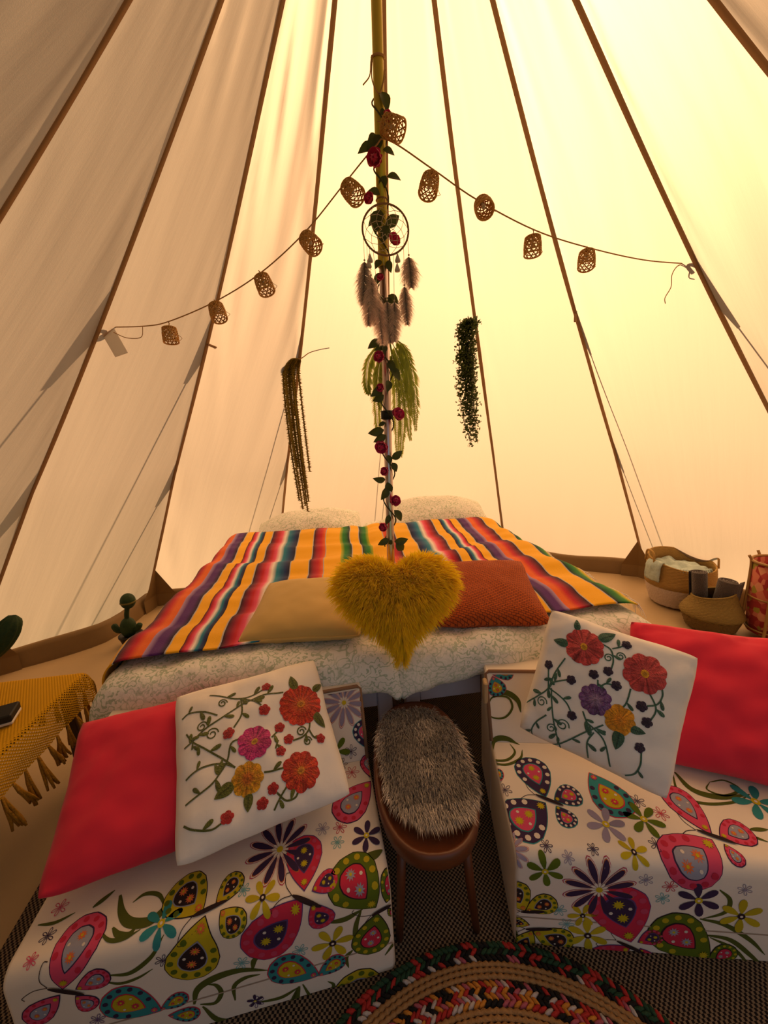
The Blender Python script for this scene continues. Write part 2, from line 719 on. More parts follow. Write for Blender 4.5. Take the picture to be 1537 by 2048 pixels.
def bed(name, x0, x1, label):
    y0, y1 = -.075, 1.76
    t = empty(name, ((x0 + x1) / 2, (y0 + y1) / 2, 0))
    tag(t, label, 'bed')
    for sx in (x0 + .026, x1 - .026):
        for sy in (y0 + .022, y1 - .022):
            mb = MB(); mb.box((sx, sy, .165), (.024, .022, .165), bev=.004); wchild(mb, 'leg', M_BEDPAINT, t, False)
    for sy in (y0 + .018, y1 - .018):
        mb = MB(); mb.box(((x0 + x1) / 2, sy, .30), ((x1 - x0) / 2 - .05, .014, .032), bev=.004); wchild(mb, 'end_rail', M_BEDPAINT, t, False)
    for sx in (x0 + .018, x1 - .018):
        mb = MB(); mb.box((sx, (y0 + y1) / 2, .30), (.014, (y1 - y0) / 2 - .045, .032), bev=.004); wchild(mb, 'side_rail', M_BEDPAINT, t, False)
    for i in range(12):
        mb = MB(); mb.box(((x0 + x1) / 2, y0 + .1 + i * .148, .322), ((x1 - x0) / 2 - .034, .035, .008)); wchild(mb, 'slat', M_BEDPAINT, t, False)
    return t


LX, RX = (-.965, -.115), (-.075, .80)
bed('bed_frame', LX[0], LX[1], 'white painted wooden bed frame under the bed nearer the yellow covered table')
bed('bed_frame', RX[0], RX[1], 'white painted wooden bed frame under the bed nearer the baskets')


def slab(name, x0, x1, y0, y1, z0, z1, mt, label, cat):
    mb = MB()
    mb.box(((x0 + x1) / 2, (y0 + y1) / 2, (z0 + z1) / 2), ((x1 - x0) / 2, (y1 - y0) / 2, (z1 - z0) / 2), bev=.02)
    return tag(mb.build(name, mt, None, False), label, cat)


slab('mattress', LX[0] + .02, LX[1] - .004, -.06, 1.75, .332, .445, M_MATTRESS, 'thin mattress hidden under the bedding nearer the yellow covered table', 'mattress')
slab('mattress', RX[0] + .004, RX[1] - .02, -.06, 1.75, .332, .445, M_MATTRESS, 'thin mattress hidden under the bedding nearer the baskets', 'mattress')


def bend(a, h, r, drop):
    """arc-length coordinate a past flat half width h rolls over radius r -> (horizontal, down)"""
    s = 1 if a >= 0 else -1
    q = abs(a)
    if q <= h:
        return a, 0.0
    q -= h
    if q < r * PI / 2:
        t = q / r
        return s * (h + r * math.sin(t)), r * (1 - math.cos(t))
    return s * (h + r), r + (q - r * PI / 2)


def duvet(x0, x1, seed, label, inner):
    """inner = +1 when the neighbouring bed lies to the right"""
    cx, cy = (x0 + x1) / 2, .80
    hx, hy = (x1 - x0) / 2 - .05, .865
    r = .062
    nu, nv = 70, 110
    au = hx + r * PI / 2 + .06
    rows = []
    for j in range(nv):
        b_ = -(hy + r * PI / 2 + .05) + (2 * hy + r * PI + .10) * j / (nv - 1)
        row = []
        for i in range(nu):
            a = -au + 2 * au * i / (nu - 1)
            if a * inner > 0:
                a *= .90   # tucked against the other bed
            x, dx = bend(a, hx - .06, .14, .1) if (inner < 0 and a > 0) else bend(a, hx, r, .1)
            y, dy = bend(b_, hy, r, .1)
            fl = ns(a * 4 + seed, b_ * 4) * .012
            wr = .009 * ns(a * 11 + seed, b_ * 7, 2) + .005 * ns(a * 25, b_ * 19, seed)
            z = .478 + .012 * math.cos(a / hx * 1.5) - dx - dy + wr + fl
            sk = min(1, (dx + dy) / .06)
            x += math.copysign(1, a) * sk * (.010 * ns(b_ * 9, seed, dx * 8) + .006) * (dx > .001)
            y += math.copysign(1, b_) * sk * (.016 * ns(a * 8, seed + 5, dy * 8) + .004) * (dy > .001)
            if dy > .05 and b_ < 0:
                z += .022 * ns(a * 7 + seed * 3, 1.5)
            row.append((cx + x, cy + y, max(z, .335)))
        rows.append(row)
    mb = MB()
    mb.grid(rows, nu, nv)
    o = mb.build('duvet', M_DUVET)
    md = o.modifiers.new('thickness', 'SOLIDIFY')
    md.thickness = .012
    md.offset = 1
    return tag(o, label, 'duvet')


duvet(LX[0], LX[1], 3.3, 'white duvet with pale green leaf print on the bed behind the left sofa', 1)
duvet(RX[0], RX[1], 8.1, 'white duvet with pale green leaf print on the bed behind the right sofa', -1)
# bunched duvet corner hanging over the gap between the two beds


def cushion(name, c, X, Y, w, h, t, mt, label, cat='cushion', seed=0.0, pinch=.07, wrinkle=.004, n=34, sharp=.55, tk=0.5, ears=.0):
    """square stuffed cushion: local x,y in plane, +z front. returns object and front surface function"""

    def prof(u, v):
        return max(0.0, (1 - abs(u) ** 2.6)) ** sharp * max(0.0, (1 - abs(v) ** 2.6)) ** sharp

    def surf(u, v, side=1, lift=0.0):
        x = u * w / 2 * (1 - pinch * (1 - v * v) * abs(u) ** 3)
        y = v * h / 2 * (1 - pinch * (1 - u * u) * abs(v) ** 3)
        rd = 1 - .055 * abs(u * v) ** 5 + .010 * ns(u * 3 + seed, v * 3, 5) * max(abs(u), abs(v)) ** 4
        x, y = x * rd, y * rd
        e = prof(u, v)
        edge = min(1 - abs(u), 1 - abs(v))
        wr = wrinkle * (ns(u * 2.2 + seed, v * 2.2, side) + .55 * ns(u * 5 + seed, v * 4.0, side + 3) + .8 * math.exp(-max(edge, 0) * 7) * ns((u - v) * 6 + seed, (u + v) * 6, 9))
        z = side * (t * tk * e + .003) + wr * min(1, e * 4 + .2) + ears * (abs(u * v) ** 6)
        return Vector((x, y, z + side * lift))

    mb = MB()
    rowsF = [[surf(-1 + 2 * i / (n - 1), -1 + 2 * j / (n - 1), 1) for i in range(n)] for j in range(n)]
    rowsB = [[surf(-1 + 2 * i / (n - 1), -1 + 2 * j / (n - 1), -1) for i in range(n)] for j in range(n)]
    mb.grid(rowsF, n, n)
    b = mb.grid([list(reversed(r_)) for r_ in rowsB], n, n)
    # close the rim
    F = lambda i, j: j * n + i
    B = lambda i, j: b + j * n + (n - 1 - i)
    for k in range(n - 1):
        mb.f += [(F(k, 0), B(k, 0), B(k + 1, 0), F(k + 1, 0)), (F(k + 1, n - 1), B(k + 1, n - 1), B(k, n - 1), F(k, n - 1)),
                 (F(0, k + 1), B(0, k + 1), B(0, k), F(0, k)), (F(n - 1, k), B(n - 1, k), B(n - 1, k + 1), F(n - 1, k + 1))]
    o = mb.build(name, mt)
    frame(o, c, X, Y)
    tag(o, label, cat)
    return o, surf


# pillows at the head of the beds
for c, X, Y, lab in (((-.46, 1.50, .490), (1, .02, .05), (0, .93, .30), 'white leaf-print pillow at the head of the bed behind the left sofa'),
                     ((.46, 1.50, .512), (1, -.02, -.03), (0, .90, .36), 'plump white leaf-print pillow at the head of the bed behind the right sofa')):
    cushion('pillow', c, X, Y, .76, .46, .29, M_DUVET, lab, 'pillow', seed=c[0] * 9, wrinkle=.008, pinch=.05, sharp=.8)

# ------------------------------------------------------------------ striped serape blanket
Yl = (0.83, 0.42, 0.016)
K_ = (0.012, 0.008, 0.02)
GRN, LIM = (0.01, 0.13, 0.03), (0.45, 0.42, 0.02)
ORG, RED, PNK = (0.70, 0.13, 0.02), (0.50, 0.015, 0.03), (0.75, 0.10, 0.20)
BLU, TEA, WHT = (0.01, 0.03, 0.13), (0.02, 0.22, 0.33), (0.80, 0.74, 0.70)
PUR, LAV = (0.085, 0.02, 0.16), (0.38, 0.26, 0.46)
GRY = (0.42, 0.40, 0.42)
segs = [(0, .025, [Yl, Yl]), (.025, .030, [GRY, GRY]), (.030, .09, [K_, GRN, (.02, .2, .03), LIM]), (.09, .175, [Yl, Yl]), (.175, .18, [GRY, GRY]), (.18, .25, [ORG, RED, (.3, .01, .03), K_]),
        (.25, .255, [GRY, GRY]), (.255, .345, [Yl, Yl]), (.345, .35, [GRY, GRY]), (.35, .52, [K_, BLU, (.01, .10, .22), TEA, WHT, PNK, RED, (.2, .005, .03), K_]), (.52, .525, [GRY, GRY]),
        (.525, .572, [Yl, Yl]), (.572, .647, [K_, BLU, TEA, WHT, PNK, RED, K_]), (.647, .69, [Yl, Yl]), (.69, .695, [GRY, GRY]), (.695, .765, [K_, PUR, PUR, LAV]), (.765, .86, [ORG, ORG, RED, (.2, .01, .03), K_]),
        (.86, .865, [GRY, GRY]), (.865, .955, [Yl, Yl]), (.955, .96, [GRY, GRY]), (.96, 1.045, [K_, GRN, (.04, .22, .03), LIM, Yl])]
colsA = []
for a0, a1, cs in segs:
    for i, c in enumerate(cs):
        colsA.append((a0 + (a1 - a0) * (i / (len(cs) - 1)) * .996 + .0006, c))
half = []
for (a, c), (a2, c2) in zip(colsA[:-1], colsA[1:]):
    half.append((a, c))
    st = int((a2 - a) / .014)
    for q in range(1, st + 1):
        f = q / (st + 1)
        half.append((a + (a2 - a) * f, tuple(c[i] + (c2[i] - c[i]) * f for i in range(3))))
half.append(colsA[-1])
A = [(-a, c) for a, c in reversed(half)] + half
BC = -.115


def bed_top(x, y):
    """height of the made bed"""
    return .519 - .018 * math.exp(-((x + .095) / .05) ** 2) + .010 * ns(x * 4, y * 4, 7)


def blanket_pt(a, t):
    foot = -.045 + .05 * math.exp(-((a - .05) / .35) ** 2) + .012 * ns(a * 5, 2)
    head = 1.38 + .02 * math.sin(a * 5) + .02 * ns(a * 3, 9)
    y = foot + (head - foot) * t
    p = -.175 + .015 * t + a * (.90 + .10 * t) + .083
    x, d = bend(p, .79, .13, .1) if p > 0 else bend(p, .835, .075, .1)
    x = x - .083 + .008 * ns(y * 5, a * 2, 4)
    z = bed_top(x, y) + .010
    rise = .030 * math.exp(-((y - 1.30) / .16) ** 2) * (1 - .6 * abs(a + .0))
    z += rise
    # cross folds
    z += .015 * math.sin(y * 21 + 2.2 * ns(a * 1.7, y * 1.2) * 2 + a * 1.5) * (.55 + .45 * ns(a * 2.2, y * 2, 5))
    z += .006 * ns(a * 6, y * 16, 1)
    z -= d
    return Vector((x, y, z))


mb = MB()
nv = 150
rows, cc = [], []
for j in range(nv):
    t = j / (nv - 1)
    rows.append([blanket_pt(a, t) for a, c in A])
    cc += [(c[0], c[1], c[2], 1) for a, c in A]
mb.grid(rows, len(A), nv, cc)
M_BLANKET = mat('woven_serape', (1, 1, 1, 1), .92, attr=True, noise_amt=.10, noise_scale=240, bump=.25, bump_scale=420, sheen=.15, spec=.1)
blanket = mb.build('striped_blanket', M_BLANKET)
md = blanket.modifiers.new('thickness', 'SOLIDIFY')
md.thickness = .004
tag(blanket, 'bright striped serape blanket in yellow, pink, blue and purple spread over both beds', 'blanket')
mb = MB()
rnd = random.Random(4)
for side in (-1, 1):
    for k in range(170):
        t = k / 169
        p = blanket_pt(side * 1.043, t)
        d = Vector((side * rnd.uniform(.2, .9), rnd.uniform(-.5, .5), rnd.uniform(-1, -.2))).normalized()
        L_ = rnd.uniform(.03, .055)
        mb.tube([p, p + d * L_ * .5, p + d * L_ + Vector((0, 0, -.008))], [.0026, .0022, .0010], 4)
tag(mb.build('fringe', mat('fringe_yarn', (0.85, 0.78, 0.66, 1), .95), blanket), 'cream yarn fringe', kind='stuff')

# ------------------------------------------------------------------ plain cushions
M_TAN = mat('tan_velvet', (0.54, 0.37, 0.12, 1), .75, noise_amt=.10, noise_scale=9, sheen=.15, bump=.1, bump_scale=12)
M_CORAL = mat('coral_cotton', (0.66, 0.026, 0.06, 1), .85, noise_amt=.06, noise_scale=6, bump=.25, bump_scale=14, sheen=.15, spec=.15)
M_CREAM = mat('cream_cotton', (0.84, 0.80, 0.76, 1), .9, noise_amt=.04, noise_scale=8, bump=.2, bump_scale=16, spec=.15)


def piping(o, surf, mt, rad=.0045, n=24):
    pts = []
    for q in range(4):
        for i in range(n):
            s = -1 + 2 * i / n
            u, v = ((s, -1), (1, s), (-s, 1), (-1, -s))[q]
            p = surf(u, v, 1)
            pts.append(Vector((p.x, p.y, 0)))
    pts.append(pts[0])
    mb = MB()
    mb.tube(pts, rad, 6, cap=False)
    return mb.build('piping', mt, o)


o, s_ = cushion('velvet_cushion', (-.375, .125, .553), (.985, -.14, .01), (.14, .97, .15), .40, .37, .10, M_TAN, 'plain tan velvet cushion with piped edge lying on the striped blanket', seed=2, wrinkle=.004)
piping(o, s_, M_TAN)


def rust_mat():
    mt = mat('rust_textured_velvet', (0.33, 0.060, 0.012, 1), .8, sheen=.05, spec=.2)
    N, L = mt.node_tree.nodes, mt.node_tree.links
    tc = N.new('ShaderNodeTexCoord')
    v = N.new('ShaderNodeTexBrick')
    v.inputs['Scale'].default_value = 34
    v.inputs['Mortar Size'].default_value = .035
    v.inputs['Mortar Smooth'].default_value = 1
    v.inputs['Color1'].default_value = (1, 1, 1, 1)
    v.inputs['Color2'].default_value = (.7, .7, .7, 1)
    v.inputs['Mortar'].default_value = (0, 0, 0, 1)
    mp = N.new('ShaderNodeMapping')
    mp.inputs['Rotation'].default_value = (0, 0, R(18))
    L.new(tc.outputs['Object'], mp.inputs[0])
    L.new(mp.outputs[0], v.inputs['Vector'])
    bp = N.new('ShaderNodeBump')
    bp.inputs['Strength'].default_value = .9
    bp.inputs['Distance'].default_value = .006
    L.new(v.outputs['Color'], bp.inputs['Height'])
    b = N['Principled BSDF']
    L.new(bp.outputs[0], b.inputs['Normal'])
    mx = N.new('ShaderNodeMix')
    mx.data_type = 'RGBA'
    mx.inputs[6].default_value = (0.20, 0.028, 0.006, 1)
    mx.inputs[7].default_value = (0.46, 0.088, 0.014, 1)
    L.new(v.outputs['Color'], mx.inputs[0])
    L.new(mx.outputs[2], b.inputs['Base Color'])
    return mt


cushion('rust_cushion', (.254, .095, .560), (.979, -.18, .0), (.17, .95, .25), .395, .375, .10, rust_mat(), 'rust orange cushion with quilted texture lying on the striped blanket', seed=5, wrinkle=.004)

# ------------------------------------------------------------------ heart cushion with long pile
M_FURY = mat('mustard_pile', (1, 1, 1, 1), .75, attr=True, sheen=.3, spec=.25, trans=.5)
M_HEARTBODY = mat('mustard_backing', (0.75, 0.50, 0.008, 1), .9)
HC = (-.089, -.096, .628)
heart = empty('heart_cushion', HC)
HX, HY = Vector((1, -.02, -.03)).normalized(), Vector((.0, .50, .86)).normalized()
frame(heart, HC, HX, HY)
tag(heart, 'fluffy mustard yellow heart-shaped cushion leaning on the pole', 'cushion')


def heart2(t):
    x = 16 * math.sin(t) ** 3
    y = 13 * math.cos(t) - 5 * math.cos(2 * t) - 2 * math.cos(3 * t) - math.cos(4 * t)
    return x / 16 * .190, (y + 2.5) / 14.5 * .150


def heart_pt(t, s, side):
    hx, hy = heart2(t)
    cx, cy = 0.0, .02
    x, y = cx + (hx - cx) * s, cy + (hy - cy) * s
    z = side * .050 * math.sqrt(max(0, 1 - s ** 2.6))
    return Vector((x, y, z))


mb = MB()
n = 56
for side in (1, -1):
    rows = [[heart_pt(2 * PI * i / n * side, s / 12, side) for i in range(n)] for s in range(0, 13)]
    mb.grid(rows, n, 13, wrap_u=True)
mb.build('heart_body', M_HEARTBODY, heart)
mb = MB()
rnd = random.Random(11)
cnt = 0
while cnt < 19000:
    t = rnd.uniform(0, 2 * PI)
    s = math.sqrt(rnd.random())
    side = 1 if rnd.random() < .78 else -1
    p = heart_pt(t, s, side)
    e = .004
    px = heart_pt(t + e, max(s, .05), side) - heart_pt(t, max(s, .05), side)
    ps = heart_pt(t, min(1, s + .02), side) - heart_pt(t, max(0, min(1, s + .02) - .02), side)
    nrm = px.cross(ps)
    if nrm.length < 1e-12:
        nrm = Vector((0, 0, side))
    nrm.normalize()
    if nrm.z * side < 0:
        nrm = -nrm
    out = Vector((p.x, p.y - .02, 0))
    out = out.normalized() if out.length > 1e-4 else Vector((0, 0, 0))
    cl = Vector((ns(p.x * 38, p.y * 38, side), ns(p.x * 38 + 9, p.y * 38, side), ns(p.x * 38, p.y * 38 + 9, side)))
    d = (nrm * .75 + out * (.25 + .75 * s ** 3) + cl * .75 + Vector((rnd.gauss(0, .22), rnd.gauss(0, .22) - .30, rnd.gauss(0, .22)))).normalized()
    L_ = rnd.uniform(.022, .038)
    w = Vector((rnd.gauss(0, 1), rnd.gauss(0, 1), rnd.gauss(0, 1))).cross(d).normalized() * .0012
    mid = p + d * L_ * .55 + Vector((0, -.003, .002 * side))
    tip = p + d * L_ + Vector((0, -.010, 0))
    k = rnd.uniform(.88, 1.0)
    c0 = (.97 * k, .68 * k, .008, 1)
    c1 = (1.0 * k, .78 * k, .016, 1)
    mb.add([p - w, p + w, mid + w * .8, mid - w * .8, tip], [(0, 1, 2, 3), (3, 2, 4)], [c0, c0, c1, c1, c1])
    cnt += 1
tag(mb.build('fur', M_FURY, heart), 'long shaggy yellow pile', kind='stuff')

# ------------------------------------------------------------------ decal drawing helpers (print and embroidery that follow a surface)
def fan(mb, S, cx, cy, outline, lift, col, rings=3, dome=0.0, ccol=None, jit=None):
    """star-shaped patch. outline: list of (dx,dy); S(x,y,lift)->Vector"""
    n = len(outline)
    vs, cs = [S(cx, cy, lift + dome)], [ccol or col]
    for r_ in range(1, rings + 1):
        f = r_ / rings
        for k, (dx, dy) in enumerate(outline):
            vs.append(S(cx + dx * f, cy + dy * f, lift + dome * (1 - f * f)))
            c = col
            if ccol:
                c = tuple(ccol[i] + (col[i] - ccol[i]) * f for i in range(4))
            if jit:
                q = 1 + jit * ns(math.atan2(dy, dx) * 9, f * 1.5, cx * 31)
                c = (c[0] * q, c[1] * q, c[2] * q, 1)
            cs.append(c)
    fs = [(0, 1 + k, 1 + (k + 1) % n) for k in range(n)]
    for r_ in range(rings - 1):
        for k in range(n):
            a, b_ = 1 + r_ * n + k, 1 + r_ * n + (k + 1) % n
            fs.append((a, a + n, b_ + n, b_))
    mb.add(vs, fs, cs)


def ribbon(mb, S, pts, wid, lift, col, taper=True, n=6, minw=.0006):
    P = smooth_path([(p[0], p[1], 0) for p in pts], n)
    vs = []
    for i, p in enumerate(P):
        t = P[min(i + 1, len(P) - 1)] - P[max(i - 1, 0)]
        t = Vector((-t.y, t.x, 0))
        if t.length > 0:
            t.normalize()
        f = i / (len(P) - 1)
        w = wid / 2 * ((math.sin(PI * min(1, .06 + f * .92)) ** .8) if taper else 1.0)
        w = max(w, minw)
        for q in (-1, 0, 1):
            vs.append(S(p.x + t.x * w * q, p.y + t.y * w * q, lift))
    fs = []
    for i in range(len(P) - 1):
        for q in range(2):
            fs.append((i * 3 + q, i * 3 + q + 1, i * 3 + q + 4, i * 3 + q + 3))
    mb.add(vs, fs, col)


def ell(a, b_, rot, n=12):
    c, s = math.cos(rot), math.sin(rot)
    return [(a * math.cos(t) * c - b_ * math.sin(t) * s, a * math.cos(t) * s + b_ * math.sin(t) * c) for t in [2 * PI * k / n for k in range(n)]]


def petal(L_, w, rot, n=14):
    c, s = math.cos(rot), math.sin(rot)
    out = []
    for k in range(n):
        t = 2 * PI * k / n
        a = L_ / 2 * (1 - math.cos(t)) - L_ / 2
        b_ = w * math.sin(t) * math.sin(t / 2) ** .8
        out.append((a * c - b_ * s, a * s + b_ * c))
    return out


# ------------------------------------------------------------------ embroidered cushions
EMB = {"embL":{"fl":[[[0.608,0.24],0.295,"red",14],[[0.428,-0.574],0.234,"red2",9],[[-0.044,-0.069],0.206,"pink",8],[[-0.173,-0.443],0.183,"orange",8]],"sm":[[[0.196,0.642],0.062],[[0.128,0.301],0.075],[[-0.331,0.136],0.073],[[0.276,0.025],0.066],[[0.357,-0.161],0.064],[[0.239,-0.279],0.061],[[0.767,-0.263],0.062],[[0.085,-0.649],0.065],[[-0.05,-0.755],0.068],[[-0.428,-0.749],0.073]],"lv":[[[0.571,0.499],[0.553,0.686]],[[0.848,0.418],[0.98,0.496]],[[0.77,0.057],[0.86,-0.116]],[[-0.353,-0.448],[-0.526,-0.519]],[[-0.185,-0.605],[-0.21,-0.76]]],"st":[[[-0.529,0.786],[-0.318,0.66],[-0.128,0.578],[0.024,0.584],[0.185,0.627]],[[-0.128,0.578],[0.01,0.477],[0.097,0.375]],[[-0.875,0.169],[-0.759,0.213],[-0.608,0.305],[-0.372,0.392],[-0.122,0.485],[0.152,0.523],[0.406,0.476]],[[-0.144,0.584],[-0.152,0.352],[-0.264,0.187]],[[-0.9,0.573],[-0.809,0.61],[-0.657,0.568],[-0.447,0.435]],[[-0.844,0.338],[-0.76,0.198],[-0.62,0.063],[-0.454,-0.094],[-0.295,-0.284]],[[-0.866,-0.192],[-0.77,-0.156],[-0.629,-0.135],[-0.459,-0.167],[-0.294,-0.277]],[[-0.204,0.019],[-0.313,-0.006],[-0.372,-0.168],[-0.467,-0.28],[-0.571,-0.368],[-0.75,-0.423],[-0.87,-0.457]],[[-0.885,-0.651],[-0.786,-0.725],[-0.597,-0.802],[-0.477,-0.78]],[[0.013,-0.439],[0.114,-0.468],[0.266,-0.479]],[[0.245,-0.68],[0.138,-0.777],[0.064,-0.869]],[[0.121,-0.703],[0.203,-0.822],[0.307,-0.826],[0.364,-0.765]],[[0.678,-0.001],[0.633,-0.124],[0.533,-0.19],[0.408,-0.195]],[[0.633,-0.124],[0.678,-0.223],[0.755,-0.259]],[[-0.76,0.198],[-0.776,0.111]],[[0.235,-0.02],[0.161,-0.076]],[[0.232,-0.134],[0.184,-0.228]]],"cu":[[[-0.373,0.578],0.048],[[-0.644,0.351],0.054],[[-0.526,0.212],0.063],[[0.531,-0.122],0.052],[[0.586,-0.257],0.045]]},"embR":{"fl":[[[-0.403,0.576],0.268,"coral",11],[[0.385,0.508],0.275,"coral",8],[[-0.105,-0.08],0.211,"purple",9],[[0.228,-0.207],0.196,"amber",6]],"sm":[[[-0.81,0.128],0.066],[[-0.453,0.049],0.067],[[-0.198,0.245],0.066],[[-0.038,0.361],0.065],[[0.098,0.212],0.067],[[0.111,0.825],0.065],[[-0.329,-0.425],0.065],[[0.434,0.074],0.071],[[0.534,-0.101],0.07],[[0.524,-0.451],0.066]],"lv":[[[-0.541,0.803],[-0.579,0.937]],[[-0.221,0.776],[-0.066,0.921]],[[-0.626,0.524],[-0.809,0.512]],[[0.374,-0.256],[0.533,-0.249]],[[0.259,-0.37],[0.264,-0.582]]],"st":[[[-0.603,0.313],[-0.69,0.045],[-0.725,-0.2],[-0.839,-0.367],[-0.99,-0.554]],[[-0.802,0.1],[-0.725,-0.2]],[[-0.717,-0.196],[-0.66,-0.076],[-0.464,0.054]],[[-0.682,-0.18],[-0.622,-0.377],[-0.507,-0.682],[-0.358,-0.978]],[[-0.717,-0.196],[-0.564,-0.227],[-0.436,-0.288],[-0.348,-0.385]],[[-0.649,-0.573],[-0.758,-0.749],[-0.794,-0.909],[-0.757,-1.011]],[[-0.467,-0.987],[-0.363,-0.884],[-0.16,-0.604],[-0.035,-0.463],[0.064,-0.365]],[[-0.214,-0.299],[-0.133,-0.416],[-0.035,-0.463],[0.131,-0.587],[0.268,-0.902]],[[-0.023,-0.514],[-0.069,-0.691],[-0.002,-0.939]],[[0.268,0.242],[0.26,0.047],[0.23,-0.044]],[[0.469,0.298],[0.576,0.161],[0.603,0.063],[0.566,-0.066]],[[0.603,0.417],[0.641,0.304],[0.604,0.175],[0.493,0.102]],[[-0.179,0.711],[-0.063,0.668],[-0.006,0.531],[-0.006,0.411]],[[-0.051,0.693],[0.025,0.745],[0.096,0.815]],[[-0.133,0.195],[-0.112,0.105]],[[-0.08,0.119],[-0.025,0.185],[0.09,0.208]],[[0.552,-0.494],[0.571,-0.664],[0.541,-0.823],[0.451,-0.918]]],"cu":[[[-0.765,-0.425],0.065],[[-0.412,-0.614],0.073],[[-0.539,-0.739],0.059],[[-0.07,0.543],0.051],[[0.068,0.623],0.05]]}}
ECOL = {'red': ((.62, .03, .015), (.60, .13, .02), (.70, .25, .02)), 'red2': ((.60, .03, .02), (.70, .14, .02), (.72, .28, .03)), 'pink': ((.60, .03, .22), (.72, .10, .22), (.75, .38, .05)),
        'orange': ((.80, .42, .015), (.62, .06, .02), (.72, .2, .02)), 'coral': ((.66, .07, .07), (.62, .09, .09), (.75, .36, .02)), 'purple': ((.16, .05, .24), (.38, .27, .42), (.3, .2, .36)), 'amber': ((.82, .36, .015), (.80, .25, .012), (.75, .3, .02))}
M_THREAD = mat('embroidery_thread', (1, 1, 1, 1), .65, attr=True, noise_amt=.22, noise_scale=260, bump=.8, bump_scale=300, sheen=.2, spec=.3)


def embroider(o, surf, w, key, stemcol, leafcol, smallcol):
    D = EMB[key]
    Sx = lambda x, y, l: surf(max(-.985, min(.985, x)), max(-.985, min(.985, y)), 1, l)
    rnd = random.Random(3)
    lc = lambda c, k=1.0: (c[0] * k, c[1] * k, c[2] * k, 1)
    for pts in D['st']:
        mb = MB()
        ribbon(mb, Sx, pts, .021, .0012, lc(stemcol), False)
        P = smooth_path([(p[0], p[1], 0) for p in pts], 6)
        m_ = max(2, int(sum((P[i + 1] - P[i]).length for i in range(len(P) - 1)) / .16))
        for q in range(1, m_):
            i = int(q / m_ * (len(P) - 1))
            t = P[min(i + 1, len(P) - 1)] - P[max(i - 1, 0)]
            an = math.atan2(t.y, t.x) + (1 if q % 2 else -1) * rnd.uniform(.7, 1.1)
            L_ = rnd.uniform(.10, .15)
            fan(mb, Sx, P[i].x + math.cos(an) * L_ / 2, P[i].y + math.sin(an) * L_ / 2, petal(L_, L_ * .24, an), .0014, lc(leafcol, rnd.uniform(.8, 1.2)), 2, .001)
        mb.build('embroidered_stem', M_THREAD, o)
    for c, r_ in D['cu']:
        mb = MB()
        r_ *= 1.25
        sp = [(c[0] + r_ * (1 - k / 22) * math.cos(k * .55), c[1] + r_ * (1 - k / 22) * math.sin(k * .55)) for k in range(18)]
        ribbon(mb, Sx, sp, .016, .0012, lc(stemcol), False, 3)
        mb.build('embroidered_tendril', M_THREAD, o)
    for a, b_ in D['lv']:
        mb = MB()
        an = math.atan2(b_[1] - a[1], b_[0] - a[0])
        L_ = math.hypot(b_[0] - a[0], b_[1] - a[1]) * 1.25
        cx, cy = (a[0] + b_[0]) / 2, (a[1] + b_[1]) / 2
        fan(mb, Sx, cx, cy, petal(-L_, L_ * .34, an, 18), .0018, lc(leafcol), 3, .0015, jit=.3)
        ribbon(mb, Sx, [a, b_], .012, .0038, lc(leafcol, .5), True)
        mb.build('embroidered_leaf', M_THREAD, o)
    for c, r_, col, np_ in D['fl']:
        c0, c1, c2 = ECOL[col]
        mb = MB()
        n = np_ * 8
        ph = rnd.uniform(0, 6)
        depth = .10 if np_ > 10 else .17
        ol = []
        for k in range(n):
            t = 2 * PI * k / n
            f = abs(math.cos((t + ph) * np_ / 2)) ** .55
            rr = r_ * (1 - depth + depth * f + .03 * ns(t * 6, c[0] * 9))
            ol.append((rr * math.cos(t), rr * math.sin(t)))
        fan(mb, Sx, c[0], c[1], ol, .0016, lc(c0), 6, .0016, lc(c1), jit=.9)
        ol2 = []
        for k in range(n):
            t = 2 * PI * k / n
            rr = r_ * .62 * (1 - depth * 1.6 + depth * 1.6 * abs(math.cos((t + ph + .7) * (np_ - 1) / 2)) ** .5 + .10 * ns(t * 5, c[1] * 7))
            ol2.append((rr * math.cos(t), rr * math.sin(t)))
        fan(mb, Sx, c[0], c[1], ol2, .0036, lc(c0, .82), 4, .0016, lc(c1), jit=.9)
        for q in range(np_):
            t = PI * (2 * q + 1) / np_ - ph
            ribbon(mb, Sx, [(c[0] + .45 * r_ * math.cos(t), c[1] + .45 * r_ * math.sin(t)), (c[0] + .9 * r_ * math.cos(t), c[1] + .9 * r_ * math.sin(t))], .010, .0030, lc(c0, .7), True)
        fan(mb, Sx, c[0], c[1], ell(r_ * .2, r_ * .18, ph), .0058, lc(c2), 2, .001, jit=.5)
        fan(mb, Sx, c[0], c[1], ell(r_ * .09, r_ * .09, 0), .0070, lc(c2, .6), 1, .0006)
        mb.build('embroidered_flower', M_THREAD, o)
    for c, r_ in D['sm']:
        mb = MB()
        ol = []
        for k in range(30):
            t = 2 * PI * k / 30
            rr = r_ * (.80 + .22 * abs(math.cos(t * 2.5)) ** .7)
            ol.append((rr * math.cos(t), rr * math.sin(t)))
        fan(mb, Sx, c[0], c[1], ol, .002, lc(smallcol), 3, .002, lc(smallcol, .6), jit=.5)
        mb.build('embroidered_blossom', M_THREAD, o)


